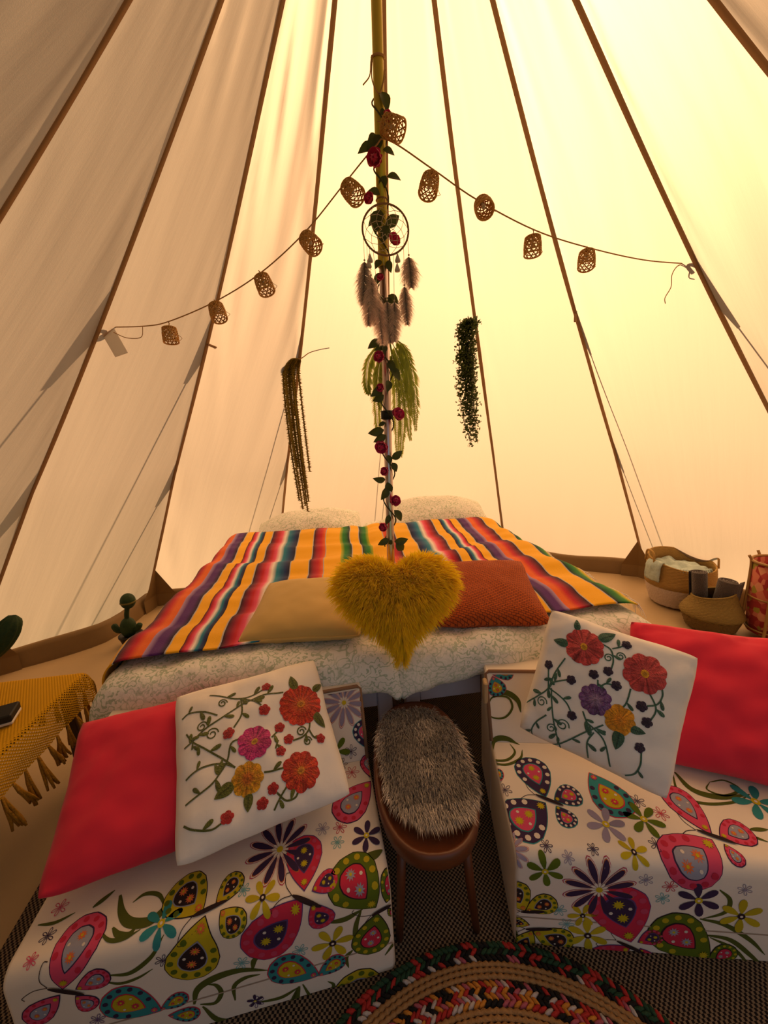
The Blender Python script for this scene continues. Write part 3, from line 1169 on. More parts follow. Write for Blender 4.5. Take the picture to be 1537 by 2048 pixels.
CU = {"embL":[[-0.4908,-0.3084,0.3703],[0.9604,0.2785,-0.003],[-0.2403,0.8337,0.4971],[0.372,0.361]],"embR":[[0.3692,-0.4,0.4508],[0.7672,-0.6177,-0.1725],[0.4092,0.2643,0.8733],[0.328,0.324]],"corL":[[-0.6902,-0.3149,0.3467],[0.9756,0.2194,0.0029],[-0.1986,0.8777,0.4362],[0.461,0.346]],"corR":[[0.5898,-0.5164,0.4631],[0.6461,-0.7628,0.028],[-0.0163,0.0228,0.9996],[0.373,0.33]],"tan":[[-0.3622,0.1507,0.5043],[0.9861,-0.1657,0.0129],[0.1645,0.984,0.0681],[0.411,0.377]],"rust":[[0.2511,0.093,0.5378],[0.9787,-0.2053,0.0006],[0.1985,0.9469,0.2528],[0.388,0.376]]}
c, X, Y, wh = CU['corL']
cushion('coral_cushion', (-.686, -.325, .377), X, Y, .47, .36, .075, M_CORAL, 'plain coral red cushion lying on the left sofa, nearest the yellow covered table', seed=4, wrinkle=.010, pinch=.05, ears=.006)
c, X, Y, wh = CU['embL']
o, s_ = cushion('embroidered_cushion', (c[0] + .006, c[1] - .012, c[2] + .035), X, Y, wh[0] * 1.03, wh[1] * 1.03, .085, M_CREAM, 'cream cushion embroidered with red, pink and orange flowers on the left sofa', seed=6, wrinkle=.010, pinch=.05)
embroider(o, s_, wh[0], 'embL', (.10, .12, .02), (.13, .15, .02), (.55, .03, .03))
c, X, Y, wh = CU['embR']
o, s_ = cushion('embroidered_cushion', (c[0] + .004, c[1] - .008, c[2] + .03), X, Y, wh[0] * 1.03, wh[1] * 1.03, .085, M_CREAM, 'cream cushion embroidered with coral, purple and amber flowers on the right sofa', seed=9, wrinkle=.010, pinch=.05)
embroider(o, s_, wh[0], 'embR', (.05, .15, .10), (.05, .14, .09), (.035, .02, .06))
cushion('coral_cushion', (.755, -.395, .398), (.86, -.51, .0), (.37, .62, .70), .46, .38, .11, M_CORAL, 'plain coral red cushion leaning at the back of the right sofa', seed=12, wrinkle=.015, pinch=.05, ears=.006)

# ------------------------------------------------------------------ two low foam sofas in butterfly print
SW_, SD_, SZ_, SR_, BZ_, BT_, BL_ = .70, .31, .25, .03, .42, .085, .09
ARC_ = SR_ * PI / 2
M_SOFA = mat('printed_cotton_cover', (0.80, 0.73, 0.64, 1), .85, noise_amt=.03, bump=.12, bump_scale=10, spec=.15)
M_PRINT = mat('fabric_print', (1, 1, 1, 1), .85, attr=True, spec=.15)
M_PIPE = mat('brown_piping', (0.27, 0.15, 0.085, 1), .7)
MOTIF = {"L":[["s",[[0.1549,0.3344],[0.1723,0.3003],[0.1964,0.2786],[0.2341,0.2726],[0.255,0.29],[0.2538,0.3076]],0.011],["s",[[0.255,0.29],[0.2349,0.3163],[0.2055,0.3247],[0.1865,0.314]],0.005],["s",[[0.1452,0.2767],[0.1672,0.259],[0.1945,0.2554],[0.2207,0.2626]],0.004],["s",[[0.1664,0.2774],[0.1816,0.2635],[0.2011,0.2589],[0.2126,0.271]],0.007],["s",[[0.1697,0.1994],[0.2037,0.1921],[0.2414,0.2148],[0.2656,0.2471]],0.006],["s",[[0.1571,0.1895],[0.1836,0.1738],[0.2137,0.1756],[0.2413,0.1874]],0.004],["s",[[0.11,0.3227],[0.1234,0.3327],[0.1401,0.3468]],0.006],["s",[[0.0183,0.3145],[0.05,0.3114],[0.0796,0.3211]],0.004],["s",[[0.2979,0.0721],[0.3092,0.1074],[0.3436,0.1239],[0.3904,0.1252],[0.4407,0.1055]],0.01],["s",[[0.3083,0.0677],[0.3352,0.0604],[0.3492,0.0816],[0.3429,0.1043],[0.3283,0.1128]],0.006],["s",[[0.3719,0.0518],[0.3746,0.0888],[0.3971,0.1025],[0.4256,0.1006]],0.006],["s",[[0.3119,0.0607],[0.3381,0.011],[0.3938,-0.0063],[0.4298,0.0065]],0.008],["s",[[0.4929,0.0365],[0.4565,0.0235],[0.4078,0.0298]],0.005],["s",[[0.4929,0.0365],[0.4674,-0.0166],[0.4492,-0.0463]],0.006],["s",[[0.4962,0.0394],[0.4834,-0.0091],[0.4873,-0.0542],[0.5033,-0.0715]],0.012],["s",[[0.5035,0.042],[0.5199,-0.0029],[0.5504,-0.0113],[0.565,0.0143],[0.5538,0.0302]],0.006],["s",[[0.5244,-0.0704],[0.5414,-0.0556],[0.5679,-0.0566]],0.006],["s",[[0.5665,0.1849],[0.6016,0.1818],[0.6384,0.1955]],0.008],["s",[[0.6352,0.1939],[0.6225,0.1585],[0.6198,0.1189],[0.6318,0.0938]],0.007],["s",[[0.6108,0.0947],[0.5961,0.0795],[0.5993,0.0504]],0.006],["s",[[0.6777,0.0555],[0.6951,0.0772],[0.7065,0.0871]],0.004],["s",[[0.6438,0.2916],[0.6711,0.2915],[0.6944,0.2987]],0.012],["s",[[0.4133,0.1188],[0.4187,0.1406],[0.4308,0.1465]],0.007],["w",[0.0931,0.1957],[0.1246,0.311],0.3,"pink"],["w",[0.1118,0.1881],[0.1707,0.2051],0.34,"pink"],["w",[0.0872,0.1858],[0.0261,0.1397],0.3,"pink"],["w",[0.1092,0.1743],[0.1343,0.1322],0.34,"pink"],["b",[0.071,0.2084],[0.1252,0.1726]],["w",[0.3314,0.2644],[0.2628,0.33],0.4,"yellow"],["w",[0.3535,0.2678],[0.3935,0.3221],0.3,"yellow"],["w",[0.3376,0.2595],[0.2957,0.1391],0.34,"yellow"],["w",[0.3646,0.2611],[0.4066,0.2199],0.4,"yellow"],["b",[0.3124,0.2614],[0.3756,0.2748]],["w",[0.5259,0.2569],[0.5241,0.3695],0.31,"red"],["w",[0.5402,0.2548],[0.5942,0.2732],0.32,"red"],["w",[0.5231,0.2483],[0.4126,0.1534],0.32,"red"],["w",[0.5386,0.2386],[0.566,0.1785],0.36,"red"],["b",[0.5012,0.2562],[0.5583,0.2287]],["w",[0.6661,0.19],[0.6012,0.2973],0.38,"green"],["w",[0.6874,0.1947],[0.7055,0.2618],0.26,"green"],["w",[0.6684,0.1759],[0.641,0.0723],0.34,"green"],["w",[0.6898,0.1819],[0.7045,0.1567],0.3,"green"],["b",[0.6547,0.1739],[0.7009,0.1902]],["w",[0.242,0.0798],[0.1502,0.1509],0.3,"teal"],["w",[0.2382,0.084],[0.2903,0.1019],0.3,"teal"],["w",[0.2485,0.0636],[0.3051,0.0446],0.28,"teal"],["w",[0.5402,0.0525],[0.4467,0.1165],0.3,"teal"],["w",[0.535,0.0518],[0.5924,0.0851],0.3,"teal"],["w",[0.659,-0.0834],[0.588,0.0265],0.36,"yellow"],["w",[0.6962,0.4752],[0.6022,0.3895],0.3,"pink"],["w",[0.6976,0.4841],[0.6989,0.5594],0.28,"pink"],["w",[0.7099,0.5676],[0.6909,0.648],0.36,"navy"],["d",[0.6475,0.7013],0.0636,"lav"],["d",[0.4719,0.3503],0.0694,"navy"],["f",[0.6644,0.3367],0.0351,"navy",6],["f",[0.4443,0.2636],0.034,"yellow",6],["f",[0.5721,0.1296],0.0427,"yellow",6],["f",[0.2571,0.2636],0.0372,"teal",6],["f",[0.6123,0.5808],0.0396,"green",6],["f",[0.4086,0.0365],0.0164,"navy",5],["o",[0.0493,0.2905],0.0129,"navy"],["o",[0.0411,0.2574],0.0109,"pink"],["o",[0.2608,0.2011],0.0135,"navy"],["o",[0.4042,0.2868],0.0129,"cyan"],["o",[0.3954,0.143],0.0145,"cyan"],["o",[0.5072,0.1336],0.0151,"cyan"],["o",[0.5664,0.376],0.0154,"lav"],["o",[0.6067,0.3701],0.0153,"red"],["o",[0.5986,0.3373],0.0145,"cyan"],["o",[0.4109,0.0313],0.0152,"purple"],["o",[0.6537,0.5736],0.0172,"navy"],["o",[0.6499,0.5133],0.0192,"red"],["o",[0.0442,0.3376],0.014,"pink"],["o",[0.6226,0.5449],0.0185,"navy"],["o",[0.1332,0.103],0.0135,"purple"]],"R":[["s",[[0.0149,0.6659],[0.0525,0.6801],[0.0868,0.6601],[0.0936,0.6267]],0.01],["s",[[-0.0023,0.6318],[0.0149,0.6659],[0.0586,0.6665],[0.0705,0.6397],[0.0466,0.6126],[0.0106,0.6119],[-0.0023,0.6318]],0.004],["s",[[0.0005,0.5186],[0.013,0.553],[0.0486,0.5565],[0.081,0.5393]],0.009],["s",[[-0.0052,0.5096],[0.0012,0.4843],[0.0349,0.4856],[0.0609,0.512],[0.0538,0.542]],0.005],["s",[[-0.0196,0.4802],[0.0248,0.4689],[0.0692,0.4903],[0.0836,0.5216]],0.005],["s",[[0.4496,0.4627],[0.4601,0.4133],[0.5099,0.3957],[0.583,0.4055]],0.01],["s",[[0.4434,0.4625],[0.4225,0.3983],[0.4644,0.377],[0.5344,0.384],[0.583,0.4055]],0.005],["s",[[0.5152,0.4364],[0.5538,0.4423],[0.5704,0.4182],[0.5241,0.4002],[0.4951,0.4149],[0.5152,0.4364]],0.004],["s",[[0.5172,0.3187],[0.5558,0.3206]],0.006],["s",[[0.5036,0.3072],[0.5338,0.2931]],0.004],["s",[[0.4062,0.193],[0.4278,0.1687],[0.4221,0.1349],[0.3811,0.1135]],0.006],["s",[[0.3763,0.1131],[0.4258,0.1016],[0.478,0.0658],[0.5116,0.0278]],0.007],["s",[[0.3903,0.0705],[0.44,0.0618],[0.4831,0.0246],[0.5246,-0.0202]],0.007],["s",[[0.4007,0.0647],[0.4527,0.0353],[0.493,-0.0168]],0.005],["s",[[0.0007,0.0452],[0.0066,0.009]],0.006],["w",[0.1034,0.3759],[0.0862,0.4943],0.33,"navy"],["w",[0.12,0.3688],[0.1876,0.3945],0.36,"navy"],["w",[0.0994,0.3627],[-0.0059,0.2924],0.38,"navy"],["w",[0.1204,0.356],[0.1431,0.3055],0.38,"navy"],["b",[0.0793,0.3828],[0.1386,0.3555]],["w",[0.2351,0.4539],[0.2716,0.335],0.34,"teal"],["w",[0.4294,0.3013],[0.4044,0.4219],0.26,"pink"],["w",[0.442,0.2977],[0.5172,0.3187],0.34,"pink"],["w",[0.4235,0.2925],[0.3104,0.2177],0.38,"pink"],["w",[0.4411,0.2852],[0.4487,0.2437],0.34,"pink"],["b",[0.4029,0.3118],[0.467,0.2845]],["w",[0.2453,0.0343],[0.1984,0.1821],0.36,"red"],["w",[0.2585,0.0357],[0.3068,0.0648],0.36,"red"],["w",[0.2461,0.0229],[0.1639,-0.033],0.3,"red"],["w",[0.2647,0.0206],[0.2882,-0.0188],0.34,"red"],["b",[0.2143,0.0382],[0.2792,0.0049]],["w",[0.4073,0.0019],[0.2935,0.1051],0.33,"green"],["w",[0.4031,-0.0057],[0.4519,0.0422],0.32,"green"],["w",[0.0212,0.1018],[-0.0137,0.1782],0.36,"yellow"],["w",[0.0212,0.1018],[0.0854,0.1384],0.34,"yellow"],["w",[0.0383,0.049],[0.007,-0.0207],0.3,"yellow"],["w",[0.0384,0.0461],[0.1246,0.0142],0.34,"yellow"],["w",[0.0327,0.0629],[-0.0105,0.0731],0.3,"yellow"],["b",[0.0106,0.1008],[0.0634,0.1057]],["b",[0.0221,0.0517],[0.0807,0.0575]],["w",[0.0199,0.7283],[0.0809,0.7499],0.4,"teal"],["w",[0.0197,0.7254],[0.0371,0.6703],0.42,"teal"],["w",[-0.0256,0.4433],[0.0151,0.4343],0.4,"teal"],["d",[0.1717,0.1759],0.0723,"navy"],["f",[0.2158,0.3148],0.0428,"lav",6],["f",[0.305,0.3307],0.0417,"green",6],["f",[0.0604,0.2152],0.0396,"green",6],["f",[0.2472,0.2583],0.0304,"yellow",6],["f",[0.3683,0.1634],0.0433,"navy",6],["f",[0.1547,0.0464],0.0446,"yellow",6],["f",[0.4533,0.1285],0.0432,"yellow",6],["f",[0.5813,0.3862],0.0497,"teal",6],["f",[0.1417,0.1018],0.0316,"yellow",6],["d",[-0.0097,0.2531],0.0392,"lav"],["o",[0.0093,0.3934],0.0174,"navy"],["o",[0.0696,0.262],0.013,"navy"],["o",[0.1656,0.2603],0.0119,"navy"],["o",[0.3013,0.2758],0.0144,"navy"],["o",[0.1101,0.244],0.0124,"lav"],["o",[0.2628,0.2073],0.0148,"lav"],["o",[0.3105,0.1941],0.0148,"red"],["o",[0.2987,0.1613],0.015,"cyan"],["o",[0.4527,0.1969],0.0144,"lav"],["o",[0.0926,0.1112],0.0159,"cyan"],["o",[0.1096,0.0733],0.016,"cyan"],["o",[0.3506,0.3471],0.0164,"red"],["o",[0.3145,0.3764],0.0171,"navy"]]}
PC = {'navy': (.045, .025, .07), 'purple': (.12, .06, .2), 'pink': (.60, .07, .15), 'red': (.55, .03, .07), 'yellow': (.50, .40, .015), 'green': (.10, .15, .012), 'teal': (.035, .25, .27), 'cyan': (.14, .42, .45), 'lav': (.28, .25, .37), 'swirl': (.085, .105, .018), 'white': (.75, .68, .6), 'orange': (.65, .16, .05), 'grey': (.3, .31, .4), 'dark': (.03, .018, .02)}
PAL = {'pink': ('navy', 'pink', 'red', 'grey', 'orange', 'yellow'), 'yellow': ('dark', 'yellow', 'green', 'dark', 'orange', 'orange'), 'red': ('purple', 'red', 'pink', 'navy', 'yellow', 'yellow'),
       'green': ('dark', 'green', 'yellow', 'red', 'grey', 'yellow'), 'teal': ('red', 'teal', 'navy', 'yellow', 'red', 'pink'), 'navy': ('teal', 'navy', 'white', 'pink', 'yellow', 'yellow')}


def q4(n_, k=1.0):
    c = PC[n_]
    return (c[0] * k, c[1] * k, c[2] * k, 1)


def sofa_prof(s):
    """arc length from the front hem -> (depth, height, normal depth, normal height)"""
    a = SZ_ - SR_
    if s < a:
        return 0.0, s, -1.0, 0.0
    if s < a + ARC_:
        t = (s - a) / SR_
        return SR_ - SR_ * math.cos(t), a + SR_ * math.sin(t), -math.cos(t), math.sin(t)
    s2 = s - a - ARC_
    if s2 < SD_ - SR_:
        return SR_ + s2, SZ_, 0.0, 1.0
    f = (s2 - (SD_ - SR_)) / .1924
    return SD_ + BL_ * f, SZ_ + .17 * f, -.884, .468


def sofa(key, origin, ang, label):
    t = empty('low_sofa', (origin[0], origin[1], 0), (0, 0, ang))
    tag(t, label, 'sofa')

    def S(x, s, lift):
        x = max(.003, min(SW_ - .003, x))
        s = max(.004, min(SZ_ - SR_ + ARC_ + SD_ - SR_ + .1924 - .010, s))
        d, z, nd, nz = sofa_prof(s)
        return Vector((x, d + nd * lift, z + nz * lift))

    # seat block
    prof = [(.012, .004)] + [(sofa_prof(s)[0], sofa_prof(s)[1]) for s in (.01, .08, .16, .22, .228, .236, .244, .252, .260, .2671, .35, .45, .5471)] + [(SD_, .004)]
    mb = MB()
    cen = (SD_ * .5, SZ_ * .5)
    rows = []
    xs = [0, .003, .010, SW_ * .3, SW_ * .5, SW_ * .8, SW_ - .010, SW_ - .003, SW_]
    ins = [.010, .003, 0, 0, 0, 0, 0, .003, .010]
    for x, e in zip(xs, ins):
        rows.append([(x, d + (e if d < cen[0] else -e), z - (e if z > cen[1] else -e * .3)) for d, z in prof])
    b = mb.grid(rows, len(prof), len(xs), wrap_u=True)
    mb.f.append(tuple(b + k for k in range(len(prof))))
    mb.f.append(tuple(b + (len(xs) - 1) * len(prof) + k for k in range(len(prof)))[::-1])
    o = mb.build('seat', M_SOFA, t)
    fix_normals(o)
    md = o.modifiers.new('edge', 'EDGE_SPLIT'); md.split_angle = R(50)
    # backrest
    mb = MB()
    bp_ = [(SD_ + .001, .004), (SD_ + .001, SZ_), (SD_ + BL_ - .003, BZ_ - .006), (SD_ + BL_ + .003, BZ_), (SD_ + BL_ + BT_ - .004, BZ_), (SD_ + BL_ + BT_, BZ_ - .006), (SD_ + BL_ + BT_, .004)]
    rows = []
    for x, e in zip((0, .004, .35, SW_ - .004, SW_), (.004, 0, 0, 0, .004)):
        rows.append([(x, d, z - (e if z > .3 else 0)) for d, z in bp_])
    b = mb.grid(rows, len(bp_), 5, wrap_u=True)
    mb.f.append(tuple(b + k for k in range(len(bp_))))
    mb.f.append(tuple(b + 4 * len(bp_) + k for k in range(len(bp_)))[::-1])
    fix_normals(mb.build('backrest', M_SOFA, t, False))
    for d0, d in ((SD_, SD_ + BL_), (SD_ + BL_ + BT_, SD_ + BL_ + BT_ - .002)):
        mb = MB()
        mb.tube([(.003, d0, SZ_ + .004), (.002, d, BZ_ - .010), (.010, d, BZ_ - .001), (SW_ - .010, d, BZ_ - .001), (SW_ - .002, d, BZ_ - .010), (SW_ - .003, d0, SZ_ + .004)], .0055, 6)
        mb.build('piping', M_PIPE, t)
    # seam of the cover across the front
    mb = MB()
    ribbon(mb, S, [(.0, .085), (SW_ / 2, .082), (SW_, .085)], .003, .0008, (.40, .31, .24, 1), False)
    mb.build('cover_seam', M_PRINT, t)
    if key == 'R':
        mb = MB()
        mb.box((-.005, SD_ + .062, .372), (.006, .016, .034), bev=.003)
        mb.build('strap_tab', mat('beige_tape', (0.50, 0.36, 0.2, 1), .8), t, False)
    rnd = random.Random(5)

    def star(mb, x, y, r, col, l):
        ol = []
        for k in range(20):
            a = 2 * PI * k / 20
            rr = r * (1 if k % 2 == 0 else .55)
            ol.append((rr * math.cos(a), rr * math.sin(a)))
        fan(mb, S, x, y, ol, l, col, 1)
        fan(mb, S, x, y, ell(r * .28, r * .28, 0, 6), l + .0003, q4('yellow', 1.1), 1)

    for mo in MOTIF[key]:
        k = mo[0]
        mb = MB()
        if k == 's':
            ribbon(mb, S, mo[1], mo[2] * 1.6, .0006, q4('swirl'))
            mb.build('printed_scroll', M_PRINT, t)
        elif k == 'b':
            (hx, hy), (tx, ty) = mo[1], mo[2]
            an = math.atan2(ty - hy, tx - hx)
            L_ = math.hypot(tx - hx, ty - hy)
            fan(mb, S, (hx + tx) / 2, (hy + ty) / 2, ell(L_ / 2, .0045, an, 16), .0022, q4('dark'), 2)
            for sg in (-1, 1):
                a2 = an + PI + sg * .55
                p1 = (hx + .022 * math.cos(a2), hy + .022 * math.sin(a2))
                p2 = (hx + .042 * math.cos(a2 + sg * .25), hy + .042 * math.sin(a2 + sg * .25))
                p3 = (p2[0] + .008 * math.cos(a2 + sg * 1.9), p2[1] + .008 * math.sin(a2 + sg * 1.9))
                ribbon(mb, S, [(hx, hy), p1, p2, p3], .0013, .0008, q4('dark'), False)
            mb.build('printed_butterfly_body', M_PRINT, t)
        elif k == 'w':
            (rx, ry), (tx, ty), wf, pal = mo[1], mo[2], mo[3], mo[4]
            edge, base, dot, inner, st, st2 = PAL[pal]
            L_ = math.hypot(tx - rx, ty - ry)
            an = math.atan2(ty - ry, tx - rx)
            c_, s_ = math.cos(an), math.sin(an)
            hw = L_ * wf * 1.42
            n = 40
            raw = []
            for q in range(n):
                a = 2 * PI * q / n
                x = L_ / 2 * (1 - math.cos(a))
                y = hw * math.sin(a) * math.sin(a / 2) ** .9
                f = 1 + (.035 * abs(math.sin(a * 6.5)) if PI * .5 < a < PI * 1.5 else 0)
                raw.append(((x - L_ * .58) * f, y * f))
            rot = lambda P: [(x * c_ - y * s_, x * s_ + y * c_) for x, y in P]
            cx, cy = rx + .58 * L_ * c_, ry + .58 * L_ * s_
            fan(mb, S, cx, cy, rot(raw), .0006, q4(edge), 5)
            sh = 1 - .0022 / max(hw, .012)
            fan(mb, S, cx, cy, rot([(x * sh, y * sh) for x, y in raw]), .0010, q4(base), 5, 0, q4(base, 1.12))
            for q in range(3, n, 3):
                x, y = rot([(raw[q][0] * .80, raw[q][1] * .80)])[0]
                if abs(raw[q][0] + .58 * L_) > L_ * .25:
                    fan(mb, S, cx + x, cy + y, ell(hw * .10, hw * .10, 0, 8), .0014, q4(dot, .9), 1)
            inn = [(x * .50 + L_ * .02, y * .50) for x, y in raw]
            fan(mb, S, cx, cy, rot([(x * 1.10, y * 1.10) for x, y in inn]), .0013, q4(edge if edge != inner else 'grey'), 3)
            fan(mb, S, cx, cy, rot(inn), .0017, q4(inner), 3)
            for f in ((.12, .0), (-.12, .0)):
                star(mb, cx + f[0] * L_ * c_, cy + f[0] * L_ * s_, hw * .17, q4(st), .0021)
            for f in ((.0, .26), (.02, -.26)):
                x, y = rot([(f[0] * L_, f[1] * hw)])[0]
                fan(mb, S, cx + x, cy + y, ell(hw * .055, hw * .055, 0, 6), .0021, q4('white', .9), 1)
            x, y = rot([(-L_ * .44, 0)])[0]
            star(mb, cx + x, cy + y, hw * .15, q4(st2), .0021)
            mb.build('printed_butterfly_wing', M_PRINT, t)
        elif k in 'fdo':
            (cx, cy), r_, col = mo[1], mo[2], mo[3]
            ph = rnd.uniform(0, 3)
            if k == 'f':
                np_ = mo[4]
                for q in range(np_):
                    a = ph + 2 * PI * q / np_
                    fan(mb, S, cx + .56 * r_ * math.cos(a), cy + .56 * r_ * math.sin(a), petal(r_ * .9, r_ * .24, a), .0010 + .0001 * q, q4(col, rnd.uniform(.9, 1.1)), 2)
                fan(mb, S, cx, cy, ell(r_ * .18, r_ * .18, 0, 10), .0020, q4('yellow', 1.15) if col != 'yellow' else q4('dark'), 1)
                fan(mb, S, cx, cy, ell(r_ * .07, r_ * .07, 0, 8), .0023, q4('white'), 1)
            elif k == 'd':
                for q in range(12):
                    a = ph + 2 * PI * q / 12
                    x, y = cx + .58 * r_ * math.cos(a), cy + .58 * r_ * math.sin(a)
                    fan(mb, S, x, y, petal(r_ * .98, r_ * .165, a), .0006, q4('pink', .8), 2)
                    fan(mb, S, x, y, petal(r_ * .92, r_ * .150, a), .0009, q4('white'), 2)
                    fan(mb, S, x, y, petal(r_ * .84, r_ * .130, a), .0012, q4('orange', .8), 2)
                    fan(mb, S, x, y, petal(r_ * .78, r_ * .118, a), .0015, q4(col), 2)
                for q in range(12):
                    a = ph + 2 * PI * q / 12 + .2
                    fan(mb, S, cx + .16 * r_ * math.cos(a), cy + .16 * r_ * math.sin(a), petal(r_ * .22, r_ * .045, a), .0020, q4('white'), 1)
                fan(mb, S, cx, cy, ell(r_ * .1, r_ * .1, 0, 10), .0024, q4('yellow', 1.1), 1)
            else:
                for q in range(6):
                    a = ph + 2 * PI * q / 6
                    P = petal(r_ * .85, r_ * .22, a, 10)
                    x, y = cx + .58 * r_ * math.cos(a), cy + .58 * r_ * math.sin(a)
                    ribbon(mb, S, [(x + p[0], y + p[1]) for p in P + P[:1]], .0012, .0008, q4(col), False, 2, .0005)
                fan(mb, S, cx, cy, ell(r_ * .14, r_ * .14, 0, 6), .0010, q4(col), 1)
            mb.build('printed_daisy' if k == 'd' else 'printed_flower', M_PRINT, t)
    return t


sofa('L', (-.893, -.608), math.atan2(.063, .998), 'low foam sofa in butterfly print with the red-flowered cushion on it')
SW_ = .88
sofa('R', (.075, -.562), math.atan2(-.216, .976), 'low foam sofa in butterfly print with the purple-flowered cushion on it')

# ------------------------------------------------------------------ oval stool with fur throw
M_WOOD = mat('brown_varnished_wood', (0.115, 0.034, 0.012, 1), .38, noise_amt=.25, noise_scale=14, stretch=(1, 6, 1), spec=.5)
ST = Vector((-.078, -.345, 0))
stool = empty('oval_stool', ST, (0, 0, R(-4)))
tag(stool, 'oval brown wooden stool between the two sofas', 'stool')


def oval(rx, ry, n=48, p=2.4):
    out = []
    for k in range(n):
        t = 2 * PI * k / n
        c, s = math.cos(t), math.sin(t)
        out.append((rx * math.copysign(abs(c) ** (2 / p), c), ry * math.copysign(abs(s) ** (2 / p), s)))
    return out


SRX, SRY, STZ = .127, .235, .30
mb = MB()
rows = []
for f, z in ((.02, STZ - .004), (.6, STZ - .004), (.86, STZ - .003), (.90, STZ + .004), (.95, STZ + .006), (.985, STZ + .002), (1, STZ - .010), (.985, STZ - .030), (.95, STZ - .036), (.02, STZ - .036)):
    rows.append([(x, y, z) for x, y in oval(SRX - .127 * (1 - f), SRY - .127 * (1 - f)) ] if f > .1 else [(x * .02, y * .02, z) for x, y in oval(SRX, SRY)])
mb.grid(rows, 48, len(rows), wrap_u=True)
mb.build('seat_board', M_WOOD, stool)
for sx in (-1, 1):
    for sy in (-1, 1):
        mb = MB()
        mb.tube([(sx * .070, sy * .155, STZ - .034), (sx * .080, sy * .165, .12), (sx * .090, sy * .178, .002)], [.011, .010, .008], 10)
        mb.build('leg', M_WOOD, stool)

throw = empty('fur_throw', (ST.x, ST.y, STZ + .006), (0, 0, R(-4)))
tag(throw, 'shaggy grey faux fur throw on the oval stool', 'throw')


def throw_edge(t):
    c, s = math.cos(t), math.sin(t)
    k = 1 + .06 * ns(t * 1.7, 3) + .04 * ns(t * 4.1, 8)
    rx, ry = .113, .196
    x = rx * math.copysign(abs(c) ** .8, c) * k
    y = ry * math.copysign(abs(s) ** .8, s) * k
    return x + .004 + (-.012 if y > 0 else .012) * abs(y) / .19, y * .94 + .006


def throw_pt(t, s):
    x, y = throw_edge(t)
    x, y = x * s, y * s
    return Vector((x, y, .006 + .006 * ns(x * 12, y * 9, 2) + .004 * (1 - s)))


mb = MB()
rows = [[throw_pt(2 * PI * i / 48, s / 8) for i in range(48)] for s in range(9)]
rows.append([throw_pt(2 * PI * i / 48, 1) - Vector((0, 0, .006)) for i in range(48)])
mb.grid(rows, 48, 10, wrap_u=True)
mb.build('backing', mat('throw_backing', (0.20, 0.18, 0.165, 1), .95), throw)
mb = MB()
rnd = random.Random(21)
for _ in range(12000):
    t, s = rnd.uniform(0, 2 * PI), math.sqrt(rnd.random())
    p = throw_pt(t, s)
    out = Vector((p.x / .108, p.y / .19, 0))
    nz_ = ns(p.x * 16, p.y * 12, 5)
    d = Vector((.30 * ns(p.x * 20, p.y * 14) + .5 * out.x * s ** 4 + rnd.gauss(0, .16), -.75 + .5 * out.y * s ** 4 * .6 + rnd.gauss(0, .16), .62 + rnd.gauss(0, .18))).normalized()
    L_ = rnd.uniform(.020, .036)
    w = Vector((rnd.gauss(0, 1), rnd.gauss(0, 1), rnd.gauss(0, 1))).cross(d).normalized() * .0007
    mid, tip = p + d * L_ * .55, p + d * L_ + Vector((0, -.004, -.007))
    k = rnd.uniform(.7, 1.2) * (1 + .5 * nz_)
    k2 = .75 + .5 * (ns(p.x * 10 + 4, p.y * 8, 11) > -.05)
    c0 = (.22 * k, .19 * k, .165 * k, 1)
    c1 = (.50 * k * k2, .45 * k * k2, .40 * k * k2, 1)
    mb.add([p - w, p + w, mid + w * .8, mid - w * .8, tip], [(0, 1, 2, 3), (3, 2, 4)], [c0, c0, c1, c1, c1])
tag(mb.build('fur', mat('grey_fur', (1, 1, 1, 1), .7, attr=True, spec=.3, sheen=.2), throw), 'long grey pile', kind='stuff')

# ------------------------------------------------------------------ rugs
def weave_mat(name, ca, cb, scale, rot=0.0):
    mt = mat(name, ca, .95, spec=.1)
    N, L = mt.node_tree.nodes, mt.node_tree.links
    tc = N.new('ShaderNodeTexCoord')
    mp = N.new('ShaderNodeMapping')
    mp.inputs['Rotation'].default_value = (0, 0, rot)
    L.new(tc.outputs['Object'], mp.inputs[0])
    nz = N.new('ShaderNodeTexNoise')
    nz.inputs['Scale'].default_value = 60
    L.new(mp.outputs[0], nz.inputs['Vector'])
    vm = N.new('ShaderNodeVectorMath')
    vm.operation = 'MULTIPLY_ADD'
    vm.inputs[1].default_value = (.004, .004, 0)
    L.new(nz.outputs['Color'], vm.inputs[0])
    L.new(mp.outputs[0], vm.inputs[2])
    ck = N.new('ShaderNodeTexChecker')
    ck.inputs['Scale'].default_value = scale
    ck.inputs['Color1'].default_value = ca
    ck.inputs['Color2'].default_value = cb
    L.new(vm.outputs[0], ck.inputs['Vector'])
    L.new(ck.outputs['Color'], N['Principled BSDF'].inputs['Base Color'])
    bp = N.new('ShaderNodeBump')
    bp.inputs['Strength'].default_value = .7
    bp.inputs['Distance'].default_value = .004
    L.new(ck.outputs['Fac'], bp.inputs['Height'])
    L.new(bp.outputs[0], N['Principled BSDF'].inputs['Normal'])
    return mt


